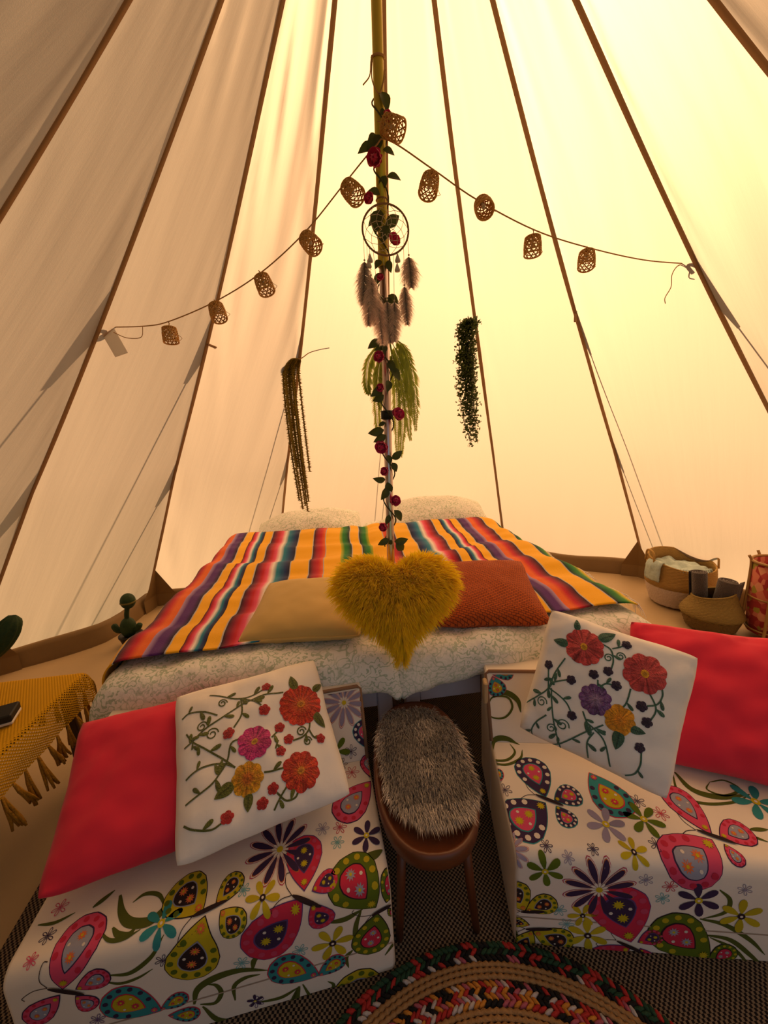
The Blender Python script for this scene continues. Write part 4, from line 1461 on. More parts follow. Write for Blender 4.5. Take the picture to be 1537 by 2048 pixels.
M_DARKWEAVE = weave_mat('black_beige_weave', (0.014, 0.011, 0.010, 1), (0.22, 0.165, 0.11, 1), 190, R(4))
mb = MB()
rows = []
for j in range(2):
    for_ = [(-1.10, -.12), (1.25, -.22), (1.25, -1.75), (-1.02, -1.75)]
mb.add([(x, y, z) for z in (.0035, .0085) for x, y in [(-1.13, -.10), (-.30, .45), (.30, .45), (1.25, -.20), (1.25, -1.75), (-1.00, -1.75)]], [(5, 4, 3, 2, 1, 0), (6, 7, 8, 9, 10, 11)] + [(i, (i + 1) % 6, 6 + (i + 1) % 6, 6 + i) for i in range(6)]) if True else ([], [(3, 2, 1, 0), (4, 5, 6, 7), (0, 1, 5, 4), (1, 2, 6, 5), (2, 3, 7, 6), (3, 0, 4, 7)])
tag(mb.build('woven_rug', M_DARKWEAVE, None, False), 'dark black and beige woven floor rug under both sofas', 'rug')

RUGC, RUGZ = (-.06, -1.035), .009
rug = empty('braided_rug', (RUGC[0], RUGC[1], RUGZ))
tag(rug, 'round braided jute rug with multicoloured braided rings at the front', 'rug')
M_JUTE = mat('braided_jute', (0.36, 0.20, 0.08, 1), .95, noise_amt=.3, noise_scale=90, bump=.5, bump_scale=160)
M_BRAID = mat('rag_braid', (1, 1, 1, 1), .9, attr=True, noise_amt=.2, noise_scale=120, bump=.4, bump_scale=150)
mb = MB()
n = 96
mb.add([(.484 * math.cos(2 * PI * i / n), .484 * math.sin(2 * PI * i / n), z) for z in (0.0005, .004) for i in range(n)], [tuple(range(n))[::-1], tuple(range(n, 2 * n))] + [(i, (i + 1) % n, n + (i + 1) % n, n + i) for i in range(n)])
mb.build('rug_backing', M_JUTE, rug, False)


def jute_ring(r0):
    mb = MB()
    m_ = max(24, int(2 * PI * r0 / .0065))
    pts, rad = [], []
    for k in range(m_ + 1):
        a = 2 * PI * k / m_
        pts.append((r0 * math.cos(a), r0 * math.sin(a), .0075 + .0008 * (k % 2)))
        rad.append(.0060 if k % 2 else .0038)
    mb.tube(pts, rad, 6, cap=False)
    mb.build('jute_braid_ring', M_JUTE, rug)


for r0 in [.005 + .0098 * i for i in range(1, 39)] + [.4275, .437, .4465]:
    if r0 < .385 or r0 > .42:
        jute_ring(r0)


def rag_ring(r0, wid, cols, seed, slant):
    rnd = random.Random(seed)
    mb = MB()
    m_ = int(2 * PI * r0 / .0115)
    for k in range(m_):
        a = 2 * PI * (k + .5) / m_
        c = Vector((r0 * math.cos(a), r0 * math.sin(a), .0075))
        tg = Vector((-math.sin(a), math.cos(a), 0))
        rd = Vector((math.cos(a), math.sin(a), 0))
        ax = (tg * 1.0 + rd * slant).normalized()
        bx_ = Vector((0, 0, 1)).cross(ax)
        col = rnd.choice(cols)
        rows = []
        for j in range(5):
            t = PI * j / 4
            rows.append([c + ax * (.0105 * math.cos(t)) + bx_ * (wid * .42 * math.sin(t) * math.cos(2 * PI * q / 6)) + Vector((0, 0, .0055 * math.sin(t) * math.sin(2 * PI * q / 6))) for q in range(6)])
        mb.grid(rows, 6, 5, (col[0], col[1], col[2], 1), wrap_u=True)
    mb.build('rag_braid_ring', M_BRAID, rug)


CB, CRd, CO, CP, CW, CG, CT = (.012, .01, .01), (.42, .03, .025), (.55, .22, .03), (.42, .10, .14), (.5, .44, .42), (.02, .06, .03), (.03, .22, .30)
for i, r0 in enumerate((.389, .398, .407, .416)):
    rag_ring(r0, .0105, [CB, CB, CRd, CO, CW, CP, CRd, CO], 30 + i, .7 if i % 2 else -.7)
rag_ring(.457, .011, [CB, CB, CP, CW, CB, CRd], 41, .7)
rag_ring(.4675, .012, [CG, CG, CRd, CG, CB, CB], 42, -.7)
rag_ring(.479, .013, [CG, CRd, CG, CG, CB, CG, CRd], 43, .7)

M_SEAGRASS = weave_mat('seagrass_weave', (0.30, 0.24, 0.115, 1), (0.20, 0.15, 0.07, 1), 120, R(30))
mb = MB()
mb.add([(x, y, z) for z in (.002, .007) for x, y in [(1.20, .25), (2.0, .13), (1.8, -.75), (1.05, -.55)]], [(3, 2, 1, 0), (4, 5, 6, 7), (0, 1, 5, 4), (1, 2, 6, 5), (2, 3, 7, 6), (3, 0, 4, 7)])
tag(mb.build('seagrass_mat', M_SEAGRASS, None, False), 'olive seagrass floor mat in front of the baskets', 'rug')

# ------------------------------------------------------------------ table with yellow crochet cloth
M_TABLE = mat('dark_table_wood', (0.10, 0.055, 0.03, 1), .6, noise_amt=.2)
TX0, TX1, TY0, TY1, TZ = -1.64, -1.175, -.42, .135, .385
tb = empty('side_table', ((TX0 + TX1) / 2, (TY0 + TY1) / 2, 0))
tag(tb, 'small dark wooden table hidden under the yellow crochet cloth', 'table')
mb = MB(); mb.box(((TX0 + TX1) / 2, (TY0 + TY1) / 2, TZ - .012), ((TX1 - TX0) / 2, (TY1 - TY0) / 2, .012), bev=.003); wchild(mb, 'table_top', M_TABLE, tb, False)
for x in (TX0 + .03, TX1 - .03):
    for y in (TY0 + .03, TY1 - .03):
        mb = MB(); mb.box((x, y, (TZ - .025) / 2 + .0005), (.018, .018, (TZ - .025) / 2), bev=.003); wchild(mb, 'leg', M_TABLE, tb, False)


def crochet_mat():
    mt = bpy.data.materials.new('mustard_crochet')
    mt.use_nodes = True
    N, L = mt.node_tree.nodes, mt.node_tree.links
    b = N['Principled BSDF']
    b.inputs['Base Color'].default_value = (0.52, 0.28, 0.006, 1)
    b.inputs['Roughness'].default_value = .9
    b.inputs['Specular IOR Level'].default_value = .15
    tc = N.new('ShaderNodeTexCoord')
    sp = N.new('ShaderNodeSeparateXYZ')
    L.new(tc.outputs['UV'], sp.inputs[0])

    def sn(out, k):
        m_ = N.new('ShaderNodeMath'); m_.operation = 'MULTIPLY'; m_.inputs[1].default_value = k
        L.new(out, m_.inputs[0])
        s = N.new('ShaderNodeMath'); s.operation = 'SINE'
        L.new(m_.outputs[0], s.inputs[0])
        return s.outputs[0]
    a, c = sn(sp.outputs[0], 2 * PI / .0085), sn(sp.outputs[1], 2 * PI / .0125)
    mu = N.new('ShaderNodeMath'); mu.operation = 'MULTIPLY'
    L.new(a, mu.inputs[0]); L.new(c, mu.inputs[1])
    bp = N.new('ShaderNodeBump'); bp.inputs['Strength'].default_value = .4; bp.inputs['Distance'].default_value = .003
    L.new(mu.outputs[0], bp.inputs['Height']); L.new(bp.outputs[0], b.inputs['Normal'])
    gt = N.new('ShaderNodeMath'); gt.operation = 'GREATER_THAN'; gt.inputs[1].default_value = .42
    L.new(mu.outputs[0], gt.inputs[0])
    # open rows only in the hanging border (third uv: attribute 'Lace')
    at = N.new('ShaderNodeAttribute'); at.attribute_name = 'Lace'
    m2 = N.new('ShaderNodeMath'); m2.operation = 'MULTIPLY'
    L.new(gt.outputs[0], m2.inputs[0]); L.new(at.outputs['Fac'], m2.inputs[1])
    tr = N.new('ShaderNodeBsdfTransparent')
    ms = N.new('ShaderNodeMixShader')
    L.new(m2.outputs[0], ms.inputs[0]); L.new(b.outputs[0], ms.inputs[1]); L.new(tr.outputs[0], ms.inputs[2])
    L.new(ms.outputs[0], N['Material Output'].inputs[0])
    return mt


cxT, cyT = (TX0 + TX1) / 2, (TY0 + TY1) / 2
hxT, hyT = (TX1 - TX0) / 2 + .002, (TY1 - TY0) / 2 + .002


def cloth_pt(a, b_):
    x, dx = bend(a, hxT, .012, 0)
    y, dy = bend(b_, hyT, .012, 0)
    sk = min(1, (dx + dy) / .05)
    x += math.copysign(1, a) * (.012 * ns(b_ * 13, 3, 0) + .010) * sk * (dx > 0)
    y += math.copysign(1, b_) * (.012 * ns(a * 13, 5, 0) + .010) * sk * (dy > 0)
    return Vector((cxT + x, cyT + y, TZ + .004 - dx - dy * .8 - .02 * abs(ns(a * 6, b_ * 6, 4)) * sk))


nu, nv = 80, 90
au, av = hxT + .105, hyT + .105
rows, uv, lace = [], [], []
for j in range(nv):
    b_ = -av + 2 * av * j / (nv - 1)
    row = []
    for i in range(nu):
        a = -au + 2 * au * i / (nu - 1)
        row.append(cloth_pt(a, b_))
        uv.append((a, b_))
        lace.append(1.0 if (abs(a) > hxT + .01 or abs(b_) > hyT + .01) else 0.0)
    rows.append(row)
mb = MB()
mb.grid(rows, nu, nv)
M_CROCHET = crochet_mat()
cloth = mb.build('crochet_tablecloth', M_CROCHET)
uvl = cloth.data.uv_layers.new(name='UVMap')
li = np.zeros(len(cloth.data.loops), dtype=np.int32)
cloth.data.loops.foreach_get('vertex_index', li)
uvl.data.foreach_set('uv', np.array(uv, dtype=np.float32)[li].ravel())
at_ = cloth.data.attributes.new('Lace', 'FLOAT', 'POINT')
at_.data.foreach_set('value', np.array(lace, dtype=np.float32))
tag(cloth, 'mustard yellow crochet tablecloth with tassels over the low table at the left', 'tablecloth')
M_TASSEL = mat('mustard_yarn', (0.44, 0.22, 0.02, 1), .95, noise_amt=.25, noise_scale=120, bump=.6, bump_scale=160)
rnd = random.Random(8)


def tassel(p, L_):
    mb = MB()
    sw_ = Vector((rnd.uniform(-.015, .03), rnd.uniform(-.02, .02), 0))
    for q in range(5):
        o_ = Vector((rnd.uniform(-.005, .005), rnd.uniform(-.005, .005), 0))
        fl = Vector((rnd.uniform(-.012, .012), rnd.uniform(-.012, .012), 0))
        mb.tube([p + o_ * .3, p + o_ + sw_ * .3 + Vector((0, 0, -L_ * .35)), p + o_ * 1.3 + sw_ * .8 + fl * .5 + Vector((0, 0, -L_ * .75)), p + o_ * 1.5 + sw_ + fl + Vector((0, 0, -L_))], [.003, .0042, .0045, .003], 5)
    mb.build('tassel', M_TASSEL, cloth)


for k in range(18):
    b_ = -av + 2 * av * (k + .5) / 18
    tassel(cloth_pt(au, b_), rnd.uniform(.075, .105))
for k in range(14):
    a = -au + 2 * au * (k + .5) / 14
    tassel(cloth_pt(a, av), rnd.uniform(.075, .10))
    tassel(cloth_pt(a, -av), rnd.uniform(.075, .10))
p = cloth_pt(au, av)
for q in range(5):
    tassel(p + Vector((rnd.uniform(-.02, .02), rnd.uniform(-.03, .03), .012)), p.z - .012)
# loose fringe ends lying on the floor below the corner
for q in range(7):
    mb = MB()
    s = Vector((-1.19 + rnd.uniform(-.03, .06), .02 + rnd.uniform(-.06, .10), .007))
    d = Vector((rnd.uniform(-1, 1), rnd.uniform(-1, 1), 0)).normalized()
    mb.tube(smooth_path([s, s + d * .03 + Vector((0, 0, .004)), s + d * .055 + Vector((-d.y, d.x, 0)) * .02, s + d * .08], 4), .0045, 5)
    mb.build('tassel', M_TASSEL, cloth)

bx = empty('black_box', (-1.262, -.085, TZ + .0065), (0, 0, R(20)))
tag(bx, 'small black box with a white underside lying on the yellow cloth', 'box')
mb = MB(); mb.box((0, 0, .006), (.046, .036, .004), bev=.002); mb.build('white_base', mat('white_plastic', (.6, .57, .53, 1), .5), bx, False)
mb = MB(); mb.box((0, 0, .021), (.046, .036, .011), bev=.003); mb.build('black_lid', M_BLACK, bx, False)

# ------------------------------------------------------------------ cacti
M_CACTUS = mat('cactus_green', (0.018, 0.045, 0.015, 1), .7, noise_amt=.3, noise_scale=40, bump=.4, bump_scale=60)
M_POT = mat('black_pot', (0.014, 0.012, 0.012, 1), .45)
M_SOIL = mat('pot_soil', (0.05, 0.035, 0.022, 1), .95)


def ribbed(mb, pts, rad, ribs=9, n=36):
    """tube with vertical ribs and rounded end"""
    P = smooth_path(pts, 8)
    rows = []
    N_ = len(P)
    ref = Vector((0, 1, 0))
    for i, p in enumerate(P):
        t = (P[min(i + 1, N_ - 1)] - P[max(0, i - 1)]).normalized()
        a = (ref - t * ref.dot(t)).normalized()
        b_ = t.cross(a)
        f = i / (N_ - 1)
        r_ = rad
        if f > .8:
            r_ = rad * math.sqrt(max(0.0004, 1 - ((f - .8) / .2) ** 2))
        rows.append([p + (a * math.cos(2 * PI * k / n) + b_ * math.sin(2 * PI * k / n)) * r_ * (1 + .09 * math.cos(2 * PI * k / n * ribs)) for k in range(n)])
    mb.grid(rows, n, N_, wrap_u=True)


ct = empty('cactus', (-1.47, .03, TZ + .0065))
tag(ct, 'tall dark green ribbed cactus on the yellow covered table, its arm reaching into view', 'cactus')
B = Vector((-1.47, .03, TZ + .0065))
mb = MB(); mb.lathe([(.001, 0), (.05, 0), (.062, .08), (.066, .082), (.066, .095), (.058, .095), (.055, .08), (.001, .08)], 28, tuple(B)); wchild(mb, 'pot', M_POT, ct)
mb = MB(); mb.lathe([(.056, .081), (.03, .085), (.001, .086)], 20, tuple(B)); wchild(mb, 'soil', M_SOIL, ct)
mb = MB(); ribbed(mb, [B + Vector((0, 0, .08)), B + Vector((0, 0, .2)), B + Vector((0, 0, .34)), B + Vector((.01, 0, .44))], .04); wchild(mb, 'trunk', M_CACTUS, ct)
mb = MB(); ribbed(mb, [B + Vector((.02, 0, .125)), B + Vector((.09, .0, .14)), B + Vector((.165, .01, .19)), B + Vector((.218, .02, .268))], .030); wchild(mb, 'arm', M_CACTUS, ct)
mb = MB(); ribbed(mb, [B + Vector((-.02, 0, .2)), B + Vector((-.08, 0, .22)), B + Vector((-.10, 0, .30))], .024); wchild(mb, 'arm', M_CACTUS, ct)

B = Vector((-1.525, 1.09, .003))
co = empty('cactus_ornament', B)
tag(co, 'small dark cactus ornament with a round top in a black pot by the canvas', 'cactus')
mb = MB(); mb.lathe([(.001, 0), (.045, 0), (.060, .05), (.063, .052), (.063, .064), (.055, .064), (.052, .052), (.001, .052)], 24, tuple(B)); wchild(mb, 'pot', M_POT, co)
mb = MB(); mb.ball(tuple(B + Vector((-.005, 0, .105))), .05, 20, 12, sc=(.85, .85, 1.25)); wchild(mb, 'body', M_CACTUS, co)
mb = MB(); mb.tube(smooth_path([B + Vector((-.005, 0, .14)), B + Vector((.0, 0, .19)), B + Vector((.012, 0, .235))], 5), .013, 10); wchild(mb, 'stem', M_CACTUS, co)
mb = MB(); mb.ball(tuple(B + Vector((.020, 0, .268))), .042, 24, 14, sc=(.95, .95, 1.1)); wchild(mb, 'round_top', M_CACTUS, co)
mb = MB(); mb.lathe([(.0395, .258), (.0425, .263), (.0395, .268)], 24, tuple(B + Vector((.02, 0, 0)))); wchild(mb, 'pale_stripe', mat('cactus_stripe', (.16, .13, .03, 1), .7), co)
for d in ((-.075, .13), (.065, .12)):
    mb = MB(); ribbed(mb, [B + Vector((d[0] * .3, 0, .09)), B + Vector((d[0] * .8, -.01, .10)), B + Vector((d[0] * 1.05, -.01, d[1] + .01))], .016, 6, 20); wchild(mb, 'arm', M_CACTUS, co)

# ------------------------------------------------------------------ baskets
M_STRAW = mat('seagrass_straw', (0.42, 0.255, 0.075, 1), .85, noise_amt=.25, noise_scale=60, stretch=(1, 1, 6), bump=.6, bump_scale=90)
M_STRAW2 = mat('olive_straw', (0.27, 0.185, 0.055, 1), .85, noise_amt=.25, noise_scale=60, stretch=(1, 1, 5), bump=.6, bump_scale=90)
M_STRAWDK = mat('brown_straw', (0.15, 0.095, 0.03, 1), .85, noise_amt=.2, noise_scale=60, bump=.6, bump_scale=90)
M_WHITEB = mat('white_painted_straw', (0.52, 0.43, 0.36, 1), .85, noise_amt=.1, noise_scale=60, bump=.6, bump_scale=90)


def woven(prof, n, c, amp, cells, zsc=1.0, dent=None):
    """lathe with a basket-weave relief"""
    rows = []
    for j, (r_, z) in enumerate(prof):
        row = []
        for k in range(n):
            a = 2 * PI * k / n
            q = amp * (1 if ((k * cells // n) + j) % 2 else -1)
            rr = r_ + q
            zz = z
            if dent:
                rr, zz = dent(a, rr, z)
            row.append((c[0] + rr * math.cos(a), c[1] + rr * math.sin(a), c[2] + zz))
        rows.append(row)
    return rows


def interp(prof, m_):
    P = smooth_path([(r_, z, 0) for r_, z in prof], 8)
    out = []
    for k in range(m_):
        f = k / (m_ - 1) * (len(P) - 1)
        i = min(int(f), len(P) - 2)
        p = P[i].lerp(P[i + 1], f - i)
        out.append((p.x, p.y))
    return out


def basket(name, c, lower, upper, mlo, mup, label, dent=None, n=96):
    t = empty(name, c)
    tag(t, label, 'basket')
    mb = MB()
    rows = [[(c[0] + .002 * math.cos(2 * PI * k / n), c[1] + .002 * math.sin(2 * PI * k / n), c[2] + .001) for k in range(n)]]
    rows += woven(interp(lower, 14), n, c, .0016, 48)
    mb.grid(rows, n, len(rows), wrap_u=True)
    wchild(mb, 'lower_basket', mlo, t)
    mb = MB()
    pu = interp(upper, 18)
    rows = woven(pu, n, c, .0018, 48, dent=dent)
    rows += [[(c[0] + (x - c[0]) * .955, c[1] + (y - c[1]) * .955, z) for x, y, z in row] for row in reversed(rows[4:])]
    mb.grid(rows, n, len(rows), wrap_u=True)
    wchild(mb, 'upper_basket', mup, t)
    mb = MB()
    top = pu[-1]
    ring = []
    for k in range(n + 1):
        a = 2 * PI * k / n
        rr, z = top
        if dent:
            rr, z = dent(a, rr, z)
        ring.append((c[0] + rr * .98 * math.cos(a), c[1] + rr * .98 * math.sin(a), c[2] + z))
    mb.tube(ring, .005, 6, cap=False)
    wchild(mb, 'rim', mup, t)
    return t, ring


BB = (1.83, .862, .004)
big_dent = lambda a, r_, z: (r_ * (1 + .05 * math.cos(2 * a + .5) * max(0, z - .1) / .2), z * (1 + .13 * math.sin(a - .2) * max(0, z - .12) / .15))
t, ring = basket('belly_basket', BB, [(.02, .001), (.135, .002), (.155, .03), (.172, .09), (.178, .125)], [(.178, .125), (.182, .15), (.176, .21), (.170, .275)], M_WHITEB, M_STRAW, 'large straw basket with white bottom holding a pale blue cloth', big_dent)
for a0 in (R(165), R(-15)):
    rr, zz = big_dent(a0, .172, .27)
    p = Vector((BB[0] + rr * math.cos(a0), BB[1] + rr * math.sin(a0), BB[2] + zz))
    tg = Vector((-math.sin(a0), math.cos(a0), 0))
    mb = MB()
    mb.tube(smooth_path([p - tg * .05 - Vector((0, 0, .02)), p - tg * .035 + Vector((0, 0, .045)), p + tg * .035 + Vector((0, 0, .045)), p + tg * .05 - Vector((0, 0, .02))], 5), .006, 6)
    wchild(mb, 'handle', M_STRAW, t)
# pale blue cloth with knotted fringe
mb = MB()
rows = []
for j in range(24):
    row = []
    for i in range(24):
        u, v = -1 + 2 * i / 23, -1 + 2 * j / 23
        k = math.sqrt(1 - .45 * v * v)
        x, y = u * .145 * k, v * .145 * math.sqrt(1 - .45 * u * u)
        z = .22 + .035 * ns(u * 2.5, v * 2.5, 3) + .02 * (1 - u * u)
        row.append((BB[0] + x, BB[1] + y, BB[2] + z))
    rows.append(row)
mb.grid(rows, 24, 24)
M_BLUECLOTH = mat('pale_blue_cloth', (0.42, 0.52, 0.50, 1), .95, noise_amt=.15, noise_scale=50, bump=.4, bump_scale=60)
bc = mb.build('blue_cloth', M_BLUECLOTH)
tag(bc, 'pale blue fringed cloth folded inside the large straw basket', 'cloth')
mb = MB()
rows = []
for j in range(14):
    f = j / 13
    row = []
    for i in range(9):
        g = -1 + 2 * i / 8
        a = R(180) + g * .28
        rr = .150 + .045 * min(1, f * 2.2) + .01 * ns(g * 3, f * 3)
        z = .255 + .035 * math.sin(min(1, f * 2.2) * PI) * .7 - max(0, f - .45) * .16
        row.append((BB[0] + rr * math.cos(a), BB[1] + rr * math.sin(a), BB[2] + z + .008 * ns(g * 4, f * 5, 1)))
    rows.append(row)
mb.grid(rows, 9, 14)
o = mb.build('cloth_flap', M_BLUECLOTH, bc)
o.modifiers.new('thickness', 'SOLIDIFY').thickness = .008
mb = MB()
rnd = random.Random(3)
for k in range(22):
    a = R(185 + k * 5)
    p = Vector((BB[0] + .145 * math.cos(a), BB[1] + .145 * math.sin(a), BB[2] + .255))
    mb.tube([p, p + Vector((.012 * math.cos(a), .012 * math.sin(a), .004)), p + Vector((.02 * math.cos(a), .02 * math.sin(a), -.012))], [.004, .004, .0025], 5)
mb.build('fringe', M_BLUECLOTH, bc)

SB = (1.73, .55, .004)
sm_dent = lambda a, r_, z: (r_, z * (1 + .10 * math.sin(a + 2.4) * max(0, z - .1) / .09))
t, ring = basket('belly_basket', SB, [(.02, .001), (.10, .002), (.118, .03), (.134, .075)], [(.134, .075), (.141, .088), (.130, .115), (.108, .155), (.093, .195)], M_STRAWDK, M_STRAW2, 'small olive straw belly basket holding two rolled grey towels', sm_dent)
M_TOWEL = mat('charcoal_towel', (0.075, 0.058, 0.055, 1), .98, noise_amt=.25, noise_scale=160, bump=.7, bump_scale=220, sheen=.3)


def towel(c, ax, L_, r0, ph, label, sides=0):
    c, ax = Vector(c), Vector(ax).normalized()
    a = ax.orthogonal().normalized()
    b_ = ax.cross(a)
    turns, n = 3.1, 84
    mb = MB()
    outer, inner = [], []
    for k in range(n):
        f = k / (n - 1)
        t = ph + f * turns * 2 * PI
        r_ = .007 + (r0 - .007) * f
        d = a * math.cos(t) + b_ * math.sin(t)
        outer.append(d * r_)
        inner.append(d * max(.002, r_ - (r0 - .007) / turns * .72))
    if sides:   # loose end standing off
        for q in range(1, 6):
            t = ph + turns * 2 * PI + q * .05
            d = a * math.cos(ph + turns * 2 * PI) + b_ * math.sin(ph + turns * 2 * PI)
            tg = -a * math.sin(ph + turns * 2 * PI) + b_ * math.cos(ph + turns * 2 * PI)
            outer.append(d * (r0 + q * .0035) + tg * q * .007)
            inner.append(d * (r0 - .009 + q * .0045) + tg * q * .007)
    n = len(outer)
    rows = [[c + ax * z + p for p in outer] for z in (0, L_ - .004)]
    rows += [[c + ax * L_ + p.lerp(i_, .25) for p, i_ in zip(outer, inner)], [c + ax * (L_ + .001) + p.lerp(i_, .75) for p, i_ in zip(outer, inner)]]
    rows += [[c + ax * z + p for p in inner] for z in (L_ - .004, 0)]
    mb.grid(rows, n, 6, wrap_v=True)
    o = mb.build('rolled_towel', M_TOWEL)
    return tag(o, label, 'towel')


towel((SB[0] - .032, SB[1] + .038, .075), (-.05, .08, 1), .232, .044, 1.0, 'rolled grey towel standing at the back of the small basket')
towel((SB[0] + .030, SB[1] - .020, .075), (.10, -.06, 1), .205, .054, 4.2, 'rolled grey towel with a loose end at the front of the small basket', 1)

# ------------------------------------------------------------------ fabric hamper with cane frame
M_CANE = mat('cane', (0.33, 0.18, 0.05, 1), .5, noise_amt=.25, noise_scale=30, spec=.4)
hm = empty('laundry_hamper', (1.93, .40, 0))
tag(hm, 'round hamper of pink floral fabric in a cane frame at the right edge', 'hamper')


def floral_mat():
    mt = bpy.data.materials.new('pink_floral_fabric')
    mt.use_nodes = True
    N, L = mt.node_tree.nodes, mt.node_tree.links
    b = N['Principled BSDF']
    b.inputs['Roughness'].default_value = .9
    tc = N.new('ShaderNodeTexCoord')
    v = N.new('ShaderNodeTexVoronoi')
    v.inputs['Scale'].default_value = 34
    L.new(tc.outputs['Object'], v.inputs['Vector'])
    rp = N.new('ShaderNodeValToRGB')
    cr = rp.color_ramp
    cr.interpolation = 'CONSTANT'
    cr.elements[0].position, cr.elements[0].color = 0, (.30, .02, .02, 1)
    cr.elements[1].position, cr.elements[1].color = .35, (.55, .16, .10, 1)
    for p, c in ((.62, (.30, .24, .03, 1)), (.74, (.40, .05, .04, 1)), (.9, (.60, .25, .14, 1))):
        e = cr.elements.new(p)
        e.color = c
    sp = N.new('ShaderNodeSeparateColor')
    L.new(v.outputs['Color'], sp.inputs[0])
    L.new(sp.outputs[0], rp.inputs[0])
    L.new(rp.outputs[0], b.inputs['Base Color'])
    return mt


HB = Vector((1.93, .40, .03))
mb = MB()
n = 48
prof = [(.002, 0), (.102, 0), (.108, .1), (.111, .25), (.110, .37), (.104, .37), (.104, .2), (.098, .02), (.002, .01)]
mb.lathe(prof, n, tuple(HB))
wchild(mb, 'fabric_bag', floral_mat(), hm)
for z in (.02, .19, .375):
    mb = MB()
    rr = .113 if z > .1 else .108
    mb.tube([(HB.x + rr * math.cos(2 * PI * k / 40), HB.y + rr * math.sin(2 * PI * k / 40), HB.z + z) for k in range(41)], .007 if z > .3 else .0045, 8, cap=False)
    wchild(mb, 'cane_hoop', M_CANE, hm)
for k in range(6):
    a = R(205) + k * PI / 3
    d = Vector((math.cos(a), math.sin(a), 0))
    mb = MB()
    foot = HB + d * .145
    foot.z = .006
    mb.tube(smooth_path([foot, HB + d * .125 + Vector((0, 0, .03)), HB + d * .118 + Vector((0, 0, .2)), HB + d * .116 + Vector((0, 0, .36)), HB + d * .128 + Vector((0, 0, .40))], 5), .0065, 8)
    wchild(mb, 'cane_upright', M_CANE, hm)

# ------------------------------------------------------------------ rose garland wound round the pole
GL = {"ro":[[-0.0747,-0.016,1.8474,0.0217],[-0.0937,-0.016,1.7534,0.0155],[-0.0404,-0.016,1.6539,0.0186],[-0.0406,-0.016,1.9389,0.0139],[-0.0917,-0.016,1.3571,0.017],[-0.0529,-0.016,1.1927,0.0217],[-0.0983,-0.016,1.1056,0.0201],[-0.0716,-0.016,0.937,0.0186],[-0.1069,-0.016,0.8617,0.0155],[-0.0934,-0.016,1.2742,0.0124],[-0.0947,-0.016,1.0316,0.0139],[-0.0774,-0.016,1.5617,0.0108]],"lv":[[-0.0476,-0.016,2.0028,-0.0378,-0.016,1.9674],[-0.0443,-0.016,1.9672,-0.0493,-0.016,1.9485],[-0.0739,-0.016,1.9059,-0.0917,-0.016,1.8719],[-0.0646,-0.016,1.9083,-0.0733,-0.016,1.8723],[-0.0822,-0.016,1.8777,-0.113,-0.016,1.868],[-0.0493,-0.016,1.8751,-0.0256,-0.016,1.87],[-0.039,-0.016,1.8159,-0.0608,-0.016,1.7866],[-0.0352,-0.016,1.8125,-0.0124,-0.016,1.8094],[-0.0724,-0.016,1.7712,-0.0949,-0.016,1.7768],[-0.0744,-0.016,1.7358,-0.0838,-0.016,1.6915],[-0.0827,-0.016,1.7096,-0.0999,-0.016,1.6951],[-0.0507,-0.016,1.6953,-0.0236,-0.016,1.7147],[-0.0451,-0.016,1.6977,-0.0607,-0.016,1.6637],[-0.0815,-0.016,1.6119,-0.0895,-0.016,1.5933],[-0.0453,-0.016,1.6118,-0.0466,-0.016,1.5867],[-0.0791,-0.016,1.5807,-0.0917,-0.016,1.5555],[-0.0657,-0.016,1.5169,-0.0484,-0.016,1.4946],[-0.0498,-0.016,1.5231,-0.0337,-0.016,1.5034],[-0.0712,-0.016,1.5208,-0.0859,-0.016,1.5107],[-0.0961,-0.016,1.4058,-0.1186,-0.016,1.3903],[-0.0823,-0.016,1.3947,-0.0793,-0.016,1.3717],[-0.0629,-0.016,1.3507,-0.0496,-0.016,1.3228],[-0.1007,-0.016,1.2759,-0.1195,-0.016,1.2556],[-0.093,-0.016,1.2545,-0.113,-0.016,1.2412],[-0.0566,-0.016,1.3299,-0.0358,-0.016,1.3014],[-0.1001,-0.016,1.1543,-0.1305,-0.016,1.1471],[-0.0919,-0.016,1.1392,-0.1169,-0.016,1.1229],[-0.0844,-0.016,1.0794,-0.078,-0.016,1.0564],[-0.0621,-0.016,1.066,-0.0428,-0.016,1.0844],[-0.0626,-0.016,1.0554,-0.0591,-0.016,1.0324],[-0.1038,-0.016,1.0047,-0.1266,-0.016,1.0093],[-0.0965,-0.016,0.9965,-0.0827,-0.016,0.9645],[-0.0943,-0.016,0.9809,-0.1068,-0.016,0.9506],[-0.0619,-0.016,0.9078,-0.0506,-0.016,0.878],[-0.0895,-0.016,0.894,-0.0986,-0.016,0.8707],[-0.0982,-0.016,0.8172,-0.1229,-0.016,0.803],[-0.0825,-0.016,0.8125,-0.0913,-0.016,0.7968],[-0.0668,-0.016,0.8062,-0.0377,-0.016,0.8086],[-0.0589,-0.016,0.8022,-0.0472,-0.016,0.7763],[-0.0843,-0.016,1.3854,-0.102,-0.016,1.3791],[-0.0657,-0.016,1.2955,-0.0731,-0.016,1.2678],[-0.0899,-0.016,1.1756,-0.1023,-0.016,1.169]]}
M_LEAF = mat('garland_leaf', (0.055, 0.075, 0.018, 1), .55, noise_amt=.35, noise_scale=45, trans=.22, spec=.35)
M_VINE = mat('garland_vine', (0.05, 0.055, 0.02, 1), .7)
M_ROSE = mat('rose_cloth', (0.55, 0.014, 0.10, 1), .75, noise_amt=.3, noise_scale=60, trans=.15, sheen=.3)
garland = empty('rose_garland', pole_pt(.78))
tag(garland, 'artificial rose garland with green leaves wound around the tent pole', 'garland')
pts = []
